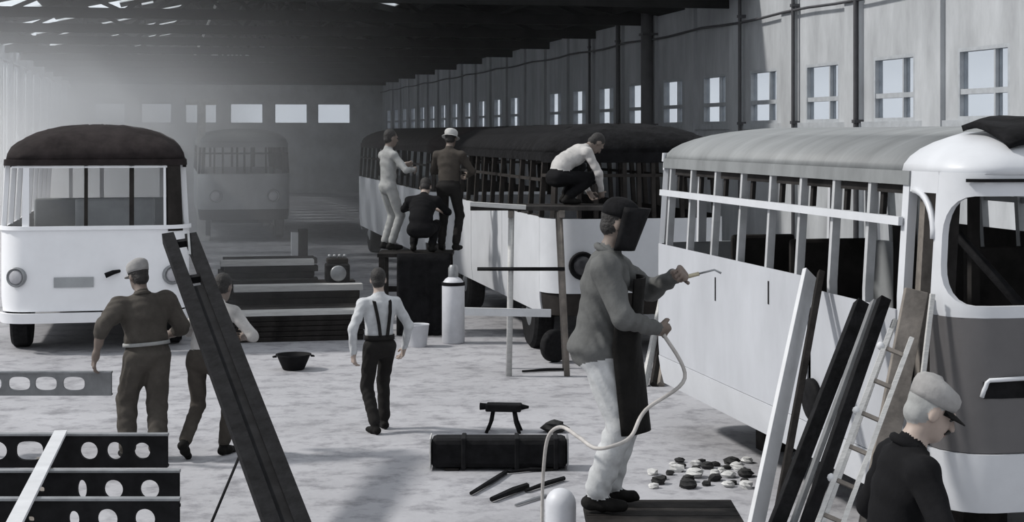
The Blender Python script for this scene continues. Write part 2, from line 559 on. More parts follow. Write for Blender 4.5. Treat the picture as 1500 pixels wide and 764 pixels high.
class Bus:
    """hollow coach body; local: front at y=0 facing -Y, rear at y=L, x across"""

    def __init__(s, name, loc, L, hw=1.2, rf=0.3, rr=0.35, z0=0.47, sill=1.79, top=2.60, crown=2.97):
        s.root = empty(name, loc)
        s.L, s.hw, s.rf, s.rr, s.z0, s.sill, s.top, s.crown = L, hw, rf, rr, z0, sill, top, crown
        A = L - rf - rr
        q = math.pi / 2
        s.seg = [('l', A), ('fl', rf * q), ('f', 2 * hw - 2 * rf), ('fr', rf * q), ('r', A), ('rr', rr * q), ('b', 2 * hw - 2 * rr), ('rl', rr * q)]
        s.s0 = {}
        t = 0
        for n, l in s.seg:
            s.s0[n] = t
            t += l
        s.total = t

    def at(s, n, f=0.0):
        return s.s0[n] + f * dict(s.seg)[n]

    def sp(s, t):
        t = t % s.total
        for n, l in s.seg:
            if t <= l + 1e-9:
                break
            t -= l
        hw, L, rf, rr = s.hw, s.L, s.rf, s.rr
        if n == 'l':
            return -hw, L - rr - t, -1, 0
        if n == 'f':
            return -hw + rf + t, 0, 0, -1
        if n == 'r':
            return hw, rf + t, 1, 0
        if n == 'b':
            return hw - rr - t, L, 0, 1
        a = t / (rf if n[0] == 'f' else rr)
        if n == 'fl':
            cx, cy, a0, r = -hw + rf, rf, math.pi + a, rf
        elif n == 'fr':
            cx, cy, a0, r = hw - rf, rf, 1.5 * math.pi + a, rf
        elif n == 'rr':
            cx, cy, a0, r = hw - rr, L - rr, a, rr
        else:
            cx, cy, a0, r = -hw + rr, L - rr, math.pi / 2 + a, rr
        return cx + r * math.cos(a0), cy + r * math.sin(a0), math.cos(a0), math.sin(a0)

    def prof(s, z):
        o = 0.0
        if z < s.z0 + 0.4:
            o += 0.06 * ((s.z0 + 0.4 - z) / 0.4) ** 2
        if z > s.sill:
            o += 0.05 * (z - s.sill) / (s.top - s.sill)
        return o

    def pt(s, t, z, off=0.0):
        x, y, nx, ny = s.sp(t)
        k = off - s.prof(z)
        return (x + nx * k, y + ny * k, z)

    def panel(s, name, m, t0, t1, z0, z1, th=0.04, off=0.0, parent=None, label=None):
        ns = max(1, int(math.ceil((t1 - t0) / 0.11)))
        nz = max(1, int(math.ceil((z1 - z0) / 0.2)))
        mb = MB()
        vs = []
        for side in (0, 1):
            for j in range(nz + 1):
                for i in range(ns + 1):
                    vs.append(s.pt(t0 + (t1 - t0) * i / ns, z0 + (z1 - z0) * j / nz, off - side * th))
        n1 = (ns + 1) * (nz + 1)
        ix = lambda i, j, sd: sd * n1 + j * (ns + 1) + i
        fs = []
        for j in range(nz):
            for i in range(ns):
                fs.append((ix(i, j, 0), ix(i + 1, j, 0), ix(i + 1, j + 1, 0), ix(i, j + 1, 0)))
                fs.append((ix(i, j + 1, 1), ix(i + 1, j + 1, 1), ix(i + 1, j, 1), ix(i, j, 1)))
        for i in range(ns):
            fs.append((ix(i + 1, 0, 0), ix(i, 0, 0), ix(i, 0, 1), ix(i + 1, 0, 1)))
            fs.append((ix(i, nz, 0), ix(i + 1, nz, 0), ix(i + 1, nz, 1), ix(i, nz, 1)))
        for j in range(nz):
            fs.append((ix(0, j, 0), ix(0, j + 1, 0), ix(0, j + 1, 1), ix(0, j, 1)))
            fs.append((ix(ns, j + 1, 0), ix(ns, j, 0), ix(ns, j, 1), ix(ns, j + 1, 1)))
        o = mb.add(vs, fs).build(name, m, parent or s.root)
        auto_smooth(o, 35)
        if label:
            o['label'] = label
        return o

    def hole_panel(s, name, m, t0, t1, z0, z1, h, r=0.16, th=0.05, off=0.0):
        """panel with one rounded opening h=(a0,a1,b0,b1)"""
        a0, a1, b0, b1 = h
        inner = []
        for cx, cz, st in ((a1 - r, b1 - r, 0), (a0 + r, b1 - r, 90), (a0 + r, b0 + r, 180), (a1 - r, b0 + r, 270)):
            for k in range(7):
                an = math.radians(st + k * 15)
                inner.append((cx + r * math.cos(an), cz + r * math.sin(an)))
        full = []
        for i in range(len(inner)):
            p, q = inner[i], inner[(i + 1) % len(inner)]
            n = max(1, int(math.hypot(p[0] - q[0], p[1] - q[1]) / 0.1))
            for k in range(n):
                full.append((p[0] + (q[0] - p[0]) * k / n, p[1] + (q[1] - p[1]) * k / n))
        ca, cb = (a0 + a1) / 2, (b0 + b1) / 2
        outer = []
        for (p, z) in full:
            dx, dz = p - ca, z - cb
            ks = []
            if dx > 1e-6: ks.append((t1 - ca) / dx)
            if dx < -1e-6: ks.append((t0 - ca) / dx)
            if dz > 1e-6: ks.append((z1 - cb) / dz)
            if dz < -1e-6: ks.append((z0 - cb) / dz)
            k = min(ks)
            outer.append((ca + dx * k, cb + dz * k))
        for c in ((t0, z0), (t0, z1), (t1, z0), (t1, z1)):
            i = min(range(len(outer)), key=lambda i: (outer[i][0] - c[0]) ** 2 + (outer[i][1] - c[1]) ** 2)
            outer[i] = c
        N, R = len(full), 4
        vs, fs = [], []
        for sd in (0, 1):
            for j in range(R + 1):
                for i in range(N):
                    p = full[i][0] + (outer[i][0] - full[i][0]) * j / R
                    z = full[i][1] + (outer[i][1] - full[i][1]) * j / R
                    vs.append(s.pt(p, z, off - sd * th))
        n1 = N * (R + 1)
        for j in range(R):
            for i in range(N):
                i2 = (i + 1) % N
                fs.append((j * N + i, (j + 1) * N + i, (j + 1) * N + i2, j * N + i2))
                fs.append((n1 + j * N + i2, n1 + (j + 1) * N + i2, n1 + (j + 1) * N + i, n1 + j * N + i))
        for i in range(N):
            i2 = (i + 1) % N
            fs.append((i, i2, n1 + i2, n1 + i))
            a, b = R * N + i, R * N + i2
            fs.append((b, a, n1 + a, n1 + b))
        o = MB().add(vs, fs).build(name, m, s.root)
        return auto_smooth(o, 35)

    def ring(s, inset, z, n=8):
        hw, y0, y1 = s.hw - inset, inset * 0.8, s.L - inset * 0.8
        rf = min(s.rf + 0.25 * inset, hw * 0.95)
        rr = min(s.rr + 0.25 * inset, hw * 0.95)
        P = []
        for cx, cy, st, r in ((-hw + rf, y0 + rf, 180, rf), (hw - rf, y0 + rf, 270, rf), (hw - rr, y1 - rr, 0, rr), (-hw + rr, y1 - rr, 90, rr)):
            arc = [(cx + r * math.cos(math.radians(st + 90 * k / n)), cy + r * math.sin(math.radians(st + 90 * k / n)), z) for k in range(n + 1)]
            if st == 180:
                arc.insert(0, (-hw, max(0.82, y0 + r + 0.02), z))
            if st == 270:
                arc.append((hw, max(0.82, y0 + r + 0.02), z))
            P += arc
        return P

    def roof(s, m, name='roof', K=9, reach=0.95, off=0.0, zoff=0.0, wob=0.0, cap_m=None, cap_y=0.0):
        vs, fs = [], []
        n = None
        rnd = random.Random(3)
        for k in range(K + 1):
            ph = math.pi / 2 * k / K
            ins = s.prof(s.top) - off + reach * (1 - math.cos(ph))
            z = s.top + zoff + (s.crown - s.top) * math.sin(ph)
            P = s.ring(ins, z)
            n = len(P)
            vs += [(p[0], p[1], p[2] + (rnd.uniform(-wob, wob) if k else 0)) for p in P]
        for k in range(K):
            for i in range(n):
                i2 = (i + 1) % n
                fs.append((k * n + i, k * n + i2, (k + 1) * n + i2, (k + 1) * n + i))
        fs.append(tuple(K * n + i for i in range(n)))
        if cap_m:
            isc = lambda f: max(vs[i][1] for i in f) < cap_y and max(vs[i][2] for i in f) < s.top + 0.9 * (s.crown - s.top)
            fc = [f for f in fs if isc(f)]
            fs = [f for f in fs if not isc(f)]
            oc = MB().add(vs, fc).build('roof_front_cap', cap_m, s.root)
            auto_smooth(oc, 50)
            sl = oc.modifiers.new('thickness', 'SOLIDIFY')
            sl.thickness = 0.03
            sl.offset = -1
        o = MB().add(vs, fs).build(name, m, s.root)
        auto_smooth(o, 50)
        sl = o.modifiers.new('thickness', 'SOLIDIFY')
        sl.thickness = 0.03
        sl.offset = -1
        return o

    def post(s, m, t, w=0.05, z0=None, z1=None, th=0.06, name='window_post', off=0.0):
        return s.panel(name, m, t - w / 2, t + w / 2, s.sill if z0 is None else z0, s.top if z1 is None else z1, th, off)

    def wheel(s, x, y, r=0.46):
        tb = MB().lathe([(r * 0.55, -0.12), (r * 0.9, -0.13), (r, -0.09), (r, 0.09), (r * 0.9, 0.13), (r * 0.55, 0.12)], 28, 'x')
        w = auto_smooth(tb.build('wheel', 'tyre', s.root, loc=(x, y, r)))
        MB().lathe([(0.05, -0.16), (0.1, -0.14), (r * 0.5, -0.1), (r * 0.54, -0.05), (r * 0.54, 0.05), (r * 0.5, 0.1), (0.1, 0.14), (0.05, 0.16)], 20, 'x').build('hub', 'steel', w, True)
        return w

    def chassis(s):
        h, L = s.hw, s.L
        MB().box(-h + 0.1, h - 0.1, 0.25, L - 0.25, 0.72, 0.80).build('floor_pan', 'lining', s.root)
        for x in (-0.42, 0.42):
            MB().box(x - 0.05, x + 0.05, 0.3, L - 0.3, 0.52, 0.719).build('chassis_rail', 'black_iron', s.root)
        MB().tube([(-h + 0.3, min(1.5, L * 0.2), 0.46), (h - 0.3, min(1.5, L * 0.2), 0.46)], 0.055, 8).build('axle', 'black_iron', s.root)
        MB().tube([(-h + 0.3, L - 1.7, 0.46), (h - 0.3, L - 1.7, 0.46)], 0.055, 8).build('axle', 'black_iron', s.root)


def headlight(b, t, z, r, lens):
    x, y, nx, ny = b.sp(t)
    ang = math.atan2(ny, nx) + math.pi / 2
    o = MB().lathe([(r, 0.02), (r * 1.05, -0.02), (r, -0.05), (r * 0.9, -0.06), (r * 0.85, -0.045)], 24, 'y').build('headlight', 'steel' if lens == 'lens_pale' else 'black_iron', b.root, True,
                                                                                                          loc=(x, y, z), rot=(0, 0, ang))
    MB().lathe([(r * 0.84, -0.04), (r * 0.6, -0.06), (r * 0.2, -0.07)], 20, 'y').build('lens', lens, o, True)
    return o


# --- right bus: bare window frames, white side sheets
XB = 4.57
YF = 9.02
b = Bus('bus', (XB + 1.2, YF, 0), 6.35, crown=2.90)
tag(b.root, 'unfinished bus with grey roof and bare window frames, white sheets hung on its side', 'bus')
l0 = b.s0['l']
tY = lambda Y: (YF + b.L - b.rr) - Y          # arc position on the left side of world Y
posts = []
for px in (976, 1006, 1041, 1079, 1121, 1165, 1213, 1265, 1318):
    d = dX(px, XB)
    posts.append(W(px, 300, d).y)
door_y0 = posts[-1] - 0.06
t_door0 = tY(door_y0)
A = dict(b.seg)['l']
t_door1 = A - 0.02
b.roof('bus_roof_grey', cap_m='bus_white', cap_y=1.5)
b.chassis()
# left (near) side
for i, Y in enumerate(posts):
    b.post('post_grey' if i < 8 else 'bus_white', tY(Y), 0.045 if i < 8 else 0.09, 0.9, b.top - 0.07, 0.06)
for i, Y in enumerate(posts[:-1]):            # dark bars standing in for shade along the window edges
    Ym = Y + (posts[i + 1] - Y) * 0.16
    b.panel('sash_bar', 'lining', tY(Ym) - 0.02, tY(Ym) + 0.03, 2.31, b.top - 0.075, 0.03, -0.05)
b.panel('cant_rail', 'bus_roof_grey', -0.0, t_door0, b.top - 0.08, b.top + 0.01, 0.06, 0.012)
b.panel('guard_rail', 'bus_white', 0.02, tY(posts[-1]), 2.26, 2.315, 0.03, 0.04)
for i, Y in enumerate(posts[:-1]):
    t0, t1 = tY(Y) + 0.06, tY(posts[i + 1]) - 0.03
    b.panel('window_head', 'lining', t0, t1, b.top - 0.14, b.top - 0.085, 0.03, -0.03)  # dark strip standing in for shade along the window top
# hanging side sheets and skirt
tS = tY(W(1186, 420, dX(1186, XB)).y)
sheet = [(0.00, tS - 0.02, 1.80, 0.0), (tS + 0.05, t_door0 - 0.1, 1.72, 0.0)]
for (a, c, zt, off) in sheet:
    b.panel('side_sheet', 'bus_sheet', a, c, 0.74, zt, 0.012, 0.012 + off)
b.panel('skirt', 'bus_white', 0.0, t_door0 - 0.05, b.z0, 0.735, 0.03, 0.02)
b.panel('lower_frame', 'lining', 0.0, t_door0, 0.80, 1.70, 0.02, -0.06)
for (px, z0, z1) in ((1050, 1.42, 1.62), (1128, 1.52, 1.70)):   # short slits cut in the sheets
    t = tY(W(px, 400, dX(px, XB)).y)
    b.panel('slit', 'black_iron', t - 0.012, t + 0.012, z0, z1, 0.006, 0.016)
tf_ = tY(W(1186, 590, dX(1186, XB)).y) + 0.12
fx, fy, _, _ = b.sp(tf_)
MB().lathe([(0.15, 0.0), (0.15, -0.03), (0.12, -0.045), (0.04, -0.05)], 24, 'x', (0.0, 0, 0)).build('filler_flap', 'black_iron', b.root, True, loc=(fx - 0.02, fy, 0.93))
# right (far) side
rs = b.s0['r']
b.panel('side_panel', 'bus_grey', rs, rs + A, b.z0, b.sill, 0.03)
b.panel('inner_lining', 'lining', rs + 0.1, rs + A - 0.1, 0.82, b.sill + 0.25, 0.02, -0.035)
for i in range(10):
    b.post('bus_grey', rs + 0.05 + i * (A - 0.1) / 9, 0.06)
b.panel('waist_rail', 'bus_grey', rs, rs + A, 2.27, 2.32, 0.03)
b.panel('cant_rail', 'bus_grey', rs, rs + A, b.top - 0.08, b.top + 0.01, 0.05)
# rear
b.panel('rear_panel', 'bus_grey', b.s0['rr'], b.total, b.z0, b.sill, 0.03)
for f in (0.1, 0.9):
    b.post('bus_white', b.at('b', f), 0.08)
b.post('bus_white', b.at('rl', 0.55), 0.42 * b.rr, th=0.05)
b.post('bus_white', b.at('rr', 0.5), 0.42 * b.rr, th=0.05)
b.panel('cant_rail', 'bus_white', b.s0['rr'], b.total, b.top - 0.10, b.top + 0.01, 0.05)
b.panel('rear_cap', 'bus_white', b.s0['rl'] - 0.1, b.total - 0.0, b.top - 0.02, b.top + 0.06, 0.02, 0.015)
# doorway: arch, dark jamb
b.panel('door_head', 'bus_white', t_door0, A, b.top - 0.12, b.top + 0.01, 0.06)
b.panel('door_jamb', 'wood_brown', t_door0 + 0.005, t_door0 + 0.08, 0.75, b.top - 0.12, 0.10, -0.07)
b.panel('door_jamb', 'lining', A - 0.09, A - 0.03, 0.75, b.top - 0.12, 0.12, -0.05)
arch = MB()
ap = []
for k in range(9):
    a = math.radians(90 * k / 8)
    ap.append(b.pt(t_door0 + 0.06 + 0.30 * math.sin(a), b.top - 0.40 + 0.29 * math.cos(a), 0.0))
arch.tube(ap, 0.022, 6).build('door_arch', 'bus_white', b.root, True)
# front with wrap-round windscreen, one opening each side of the middle pillar
f0, fm, f1 = b.s0['fl'] - 0.02, b.at('f', 0.5), b.s0['r']
ws0, ws1, wz0, wz1 = f0 + 0.10, fm - 0.04, b.sill + 0.02, 2.47
b.hole_panel('windscreen_surround', 'bus_white', f0, fm, 1.74, b.top + 0.01, (ws0, ws1, wz0, wz1), 0.24)
b.hole_panel('windscreen_surround', 'bus_white', fm, f1 + 0.02, 1.74, b.top + 0.01, (fm + 0.04, f1 - 0.08, wz0, wz1), 0.24)
b.panel('windscreen_seal', 'black_iron', ws0 + 0.18, fm + 0.9, 2.555, 2.575, 0.02, 0.022)
b.panel('front_panel', 'bus_front_grey', f0, f1 + 0.02, 0.93, 1.74, 0.03)
b.panel('lower_apron', 'bus_white', f0 - 0.05, b.at('f', 0.16), 0.57, 0.925, 0.03, 0.02)
b.panel('lower_apron', 'bus_dark', b.at('f', 0.165), f1, 0.57, 0.925, 0.03, 0.0)
b.panel('air_slot', 'black_iron', b.at('fl', 0.78), b.at('f', 0.42), 1.26, 1.36, 0.02, 0.006)
sb = [b.pt(b.at('fl', 0.76), 1.27, 0.012)] + [b.pt(b.at('fl', 0.76) + 0.03 * math.sin(k * 0.4), 1.29 + 0.022 * k, 0.014) for k in range(1, 4)]
sb += [b.pt(b.at('fl', 0.85) + (b.at('f', 0.42) - b.at('fl', 0.85)) * k / 10, 1.372 + 0.01 * math.sin(k / 10 * math.pi), 0.016) for k in range(11)]
MB().tube(sb, 0.014, 6).build('slot_brow', 'bus_white', b.root, True)
# inside the cab: slanting column with wheel, pale board, upright
MB().tube([(-0.95, 0.45, 2.22), (-0.45, 0.30, 1.62), (-0.30, 0.26, 1.2)], 0.035, 8).build('steering_column', 'black_iron', b.root, True)
MB().box(-1.02, -0.92, 0.75, 0.79, 0.82, 2.2).build('cab_board', 'wood_white', b.root)
MB().box(-0.62, -0.56, 0.9, 0.96, 0.82, 2.58).build('cab_upright', 'lining', b.root)
MB().box(-1.12, 1.1, 0.14, 0.30, 1.66, 1.74).build('dashboard', 'lining', b.root)
MB().box(-0.3, 0.4, 1.6, 1.66, 0.82, 2.05).build('seat_back', 'lining', b.root, bevel=0.03)
MB().box(-0.9, -0.2, 3.4, 3.46, 0.82, 2.0).build('seat_back', 'lining', b.root, bevel=0.03)
MB().box(-0.9, -0.3, 4.8, 4.86, 0.82, 1.95).build('seat_back', 'lining', b.root, bevel=0.03)
for x in (-0.42, 0.42):
    for y in (1.2, b.L - 1.4):
        for k in range(3):
            MB().box(x - 0.16, x + 0.16, y - 0.11, y + 0.11, k * 0.172, k * 0.172 + 0.17).build('support_block', 'wood_dark', b.root)
bus_r = b

# dark cloth thrown over the front of that roof
cl = MB()
vs, fs = [], []
NA, NB = 26, 9
for j in range(NB + 1):
    for i in range(NA + 1):
        u = i / NA
        v = j / NB
        x = -0.78 + 1.75 * u
        y = 0.085 + 0.62 * v + 0.03 * math.sin(5 * u + 1)
        # roof height at (x,y): nearest ring
        zz = roof_height(b, x, y)
        zz += 0.065 + 0.02 * abs(math.sin(9 * u + 3 * v)) + 0.01 * math.sin(21 * u - 7 * v)
        vs.append((x + b.root.location.x, y + YF, zz))
ix = lambda i, j: j * (NA + 1) + i
for j in range(NB):
    for i in range(NA):
        fs.append((ix(i, j), ix(i + 1, j), ix(i + 1, j + 1), ix(i, j + 1)))
o = cl.add(vs, fs).build('tarpaulin', 'canvas_dark', None, True)
sl = o.modifiers.new('thickness', 'SOLIDIFY')
sl.thickness = 0.04
tag(o, 'dark crumpled cloth lying on the roof front of the grey-roofed bus', 'cloth')


# --- buses further along the same row
def row_bus(name, label, loc, L, roof_m, side_m, front_m, lens, npost, wob=0.0):
    b = Bus(name, loc, L, rf=0.42, rr=0.35)
    tag(b.root, label, 'bus')
    b.roof(roof_m, wob=wob)
    b.chassis()
    A = dict(b.seg)['l']
    for n in ('l', 'r'):
        s0 = b.s0[n]
        k = 3
        for i in range(k):
            b.panel('side_panel', side_m, s0 + i * A / k + (0.01 if i else 0), s0 + (i + 1) * A / k - 0.01, b.z0 + 0.1, b.sill, 0.03)
        for i in range(npost + 1):
            b.post('bus_dark', s0 + 0.04 + i * (A - 0.08) / npost, 0.07)
        b.panel('waist_rail', 'bus_dark', s0, s0 + A, 2.24, 2.28, 0.03, 0.0)
        b.panel('cant_rail', roof_m, s0, s0 + A, b.top - 0.1, b.top + 0.01, 0.05, 0.01)
        b.panel('lining', 'lining', s0 + 0.1, s0 + A - 0.1, 0.82, b.sill + 0.02, 0.02, -0.04)
    b.panel('rear_panel', side_m, b.s0['rr'], b.total, b.z0, b.sill, 0.03)
    for f in (0.1, 0.5, 0.9):
        b.post('bus_dark', b.at('b', f), 0.07)
    b.panel('cant_rail', roof_m, b.s0['rr'], b.total, b.top - 0.1, b.top + 0.01, 0.05, 0.01)
    # front
    b.panel('front_panel', front_m, b.s0['fl'], b.s0['r'], 0.85, 1.78, 0.03)
    b.panel('front_apron', 'bus_dark', b.s0['fl'], b.s0['r'], b.z0 + 0.1, 0.845, 0.03, -0.02)
    for f in (0.0, 0.14, 0.38, 0.5, 0.62, 0.86, 1.0):
        b.post('bus_dark', b.at('f', f), 0.05)
    for n in ('fl', 'fr'):
        b.post('bus_dark', b.at(n, 0.45), 0.07)
    b.panel('windscreen_rail', 'bus_dark', b.s0['fl'], b.s0['r'], 2.30, 2.34, 0.03)
    b.panel('front_header', roof_m, b.s0['fl'], b.s0['r'], b.top - 0.12, b.top + 0.01, 0.05, 0.01)
    headlight(b, b.at('f', 0.02), 1.20, 0.17, lens)
    headlight(b, b.at('f', 0.98), 1.20, 0.17, lens)
    for x in (-0.98, 0.98):
        b.wheel(x, 1.5)
        b.wheel(x, L - 1.7)
    return b


YM = W(792, 300, dX(792, XB)).y
bm = row_bus('bus', 'bus with sagging black roof covering and white panels behind the trestle scaffold', (XB + 1.2, YM - 0.35, 0), 8.0, 'bus_roof_black', 'bus_white', 'bus_white', 'lens_dark', 11, 0.02)
bn = row_bus('bus', 'half-built bus with brown roof beyond the men on the work platform', (XB + 1.2, YM + 9.2, 0), 11.5, 'bus_roof_brown', 'bus_white', 'bus_white', 'lens_dark', 13)
# canopy overhang of the black roof
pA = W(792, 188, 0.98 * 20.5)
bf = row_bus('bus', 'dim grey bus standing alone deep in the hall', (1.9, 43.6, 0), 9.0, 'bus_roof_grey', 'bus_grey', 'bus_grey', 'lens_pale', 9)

# --- left bus seen square from the front
b = Bus('bus', (-0.96, 21.9, 0), 8.6, rf=0.36, rr=0.4, z0=0.36, sill=1.62, top=2.50, crown=2.96)
tag(b.root, 'pale bus facing out of the hall with dark roof edge and three-pane windscreen', 'bus')
b.roof('bus_roof_brown', reach=1.0, wob=0.015)
b.chassis()
A = dict(b.seg)['l']
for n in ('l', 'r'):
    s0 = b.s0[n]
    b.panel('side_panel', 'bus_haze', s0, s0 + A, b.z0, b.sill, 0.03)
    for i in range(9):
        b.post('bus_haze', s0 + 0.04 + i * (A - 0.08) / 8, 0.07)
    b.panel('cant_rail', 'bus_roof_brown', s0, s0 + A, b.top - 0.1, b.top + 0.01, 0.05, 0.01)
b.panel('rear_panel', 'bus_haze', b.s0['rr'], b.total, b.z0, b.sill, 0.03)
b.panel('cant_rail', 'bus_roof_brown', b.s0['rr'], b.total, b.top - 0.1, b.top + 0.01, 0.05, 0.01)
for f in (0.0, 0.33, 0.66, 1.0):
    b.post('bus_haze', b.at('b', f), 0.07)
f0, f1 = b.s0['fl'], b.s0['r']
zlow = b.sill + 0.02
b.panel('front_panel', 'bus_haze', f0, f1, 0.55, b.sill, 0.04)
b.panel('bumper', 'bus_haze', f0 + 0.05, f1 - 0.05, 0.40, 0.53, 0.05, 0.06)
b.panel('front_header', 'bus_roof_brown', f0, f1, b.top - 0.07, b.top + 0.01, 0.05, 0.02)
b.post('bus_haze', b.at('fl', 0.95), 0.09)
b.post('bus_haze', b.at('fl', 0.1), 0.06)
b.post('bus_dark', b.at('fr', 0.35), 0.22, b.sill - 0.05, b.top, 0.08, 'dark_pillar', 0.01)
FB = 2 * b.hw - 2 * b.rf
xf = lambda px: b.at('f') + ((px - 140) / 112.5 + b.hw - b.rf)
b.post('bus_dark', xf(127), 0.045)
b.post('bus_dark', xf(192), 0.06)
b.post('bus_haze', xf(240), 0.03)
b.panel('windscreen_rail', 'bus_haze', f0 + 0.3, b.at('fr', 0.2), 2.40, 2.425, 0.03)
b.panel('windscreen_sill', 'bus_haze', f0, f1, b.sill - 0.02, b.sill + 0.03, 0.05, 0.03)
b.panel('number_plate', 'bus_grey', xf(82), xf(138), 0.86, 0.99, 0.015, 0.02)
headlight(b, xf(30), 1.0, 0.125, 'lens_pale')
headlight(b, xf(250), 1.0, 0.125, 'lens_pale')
hb = b.pt(xf(166), 1.03, 0.0)
MB().tube([(hb[0] + 0.08, hb[1], hb[2] + 0.03), (hb[0], hb[1] - 0.08, hb[2] + 0.02), (hb[0] - 0.1, hb[1] - 0.09, hb[2] - 0.02)], [0.02, 0.03, 0.035], 8).build('grab_handle', 'black_iron', b.root, True)
MB().box(-1.0, 1.0, 3.0, 3.06, 0.85, 1.9).build('seat_back', 'bus_grey', b.root, bevel=0.03)
MB().box(-0.3, 0.75, 0.9, 0.98, 0.85, 1.98).build('seat_back', 'bus_grey', b.root, bevel=0.04)
for x in (-0.98, 0.98):
    b.wheel(x, 0.9)
    b.wheel(x, b.L - 1.7)
bus_l = b


# ------------------------------------------------------------------ people: one continuous surface per body
def surface_nets(f, org, h):
    ins = f < 0
    nx, ny, nz = f.shape
    c = np.zeros((nx - 1, ny - 1, nz - 1), np.int8)
    for i in (0, 1):
        for j in (0, 1):
            for k in (0, 1):
                c += ins[i:nx - 1 + i, j:ny - 1 + j, k:nz - 1 + k]
    act = (c > 0) & (c < 8)
    cells = np.argwhere(act)
    idx = -np.ones(act.shape, np.int64)
    idx[act] = np.arange(len(cells))
    acc = np.zeros((len(cells), 3))
    cnt = np.zeros(len(cells))
    cor = [(i, j, k) for i in (0, 1) for j in (0, 1) for k in (0, 1)]
    for a in cor:
        for b_ in cor:
            if sum(abs(p - q) for p, q in zip(a, b_)) == 1 and a < b_:
                fa = f[cells[:, 0] + a[0], cells[:, 1] + a[1], cells[:, 2] + a[2]]
                fb = f[cells[:, 0] + b_[0], cells[:, 1] + b_[1], cells[:, 2] + b_[2]]
                cr = (fa < 0) != (fb < 0)
                t = np.where(cr, fa / np.where(cr, fa - fb, 1), 0)
                p = np.array(a)[None] + t[:, None] * (np.array(b_) - np.array(a))[None]
                acc += np.where(cr[:, None], p, 0)
                cnt += cr
    v = (cells + acc / cnt[:, None]) * h + org
    faces = []
    for ax in range(3):
        sl0 = [slice(None)] * 3
        sl1 = [slice(None)] * 3
        sl0[ax] = slice(0, -1)
        sl1[ax] = slice(1, None)
        s0, s1 = ins[tuple(sl0)], ins[tuple(sl1)]
        e = np.argwhere(s0 != s1)
        u, w = (ax + 1) % 3, (ax + 2) % 3
        ok = (e[:, u] > 0) & (e[:, w] > 0) & (e[:, u] < f.shape[u] - 1) & (e[:, w] < f.shape[w] - 1)
        e = e[ok]
        flip = s0[e[:, 0], e[:, 1], e[:, 2]]
        q = []
        for du, dw in ((-1, -1), (0, -1), (0, 0), (-1, 0)):
            p = e.copy()
            p[:, u] += du
            p[:, w] += dw
            q.append(idx[p[:, 0], p[:, 1], p[:, 2]])
        q = np.stack(q, 1)
        q[~flip] = q[~flip][:, ::-1]
        faces.append(q)
    return v, np.concatenate(faces)


def rotm(lean=0, side=0, yaw=0):
    return Matrix.Rotation(math.radians(yaw), 3, 'Z') @ Matrix.Rotation(math.radians(side), 3, 'Y') @ Matrix.Rotation(-math.radians(lean), 3, 'X')


def two_bone(a, t, l1, l2, pole):
    a, t, pole = Vector(a), Vector(t), Vector(pole)
    d = t - a
    L = min(d.length, (l1 + l2) * 0.995)
    dn = d.normalized()
    t = a + dn * L
    x = (l1 * l1 - l2 * l2 + L * L) / (2 * L)
    h = math.sqrt(max(0, l1 * l1 - x * x))
    pp = pole - dn * pole.dot(dn)
    if pp.length < 1e-5:
        pp = dn.orthogonal()
    pp.normalize()
    return a + dn * x + pp * h, t


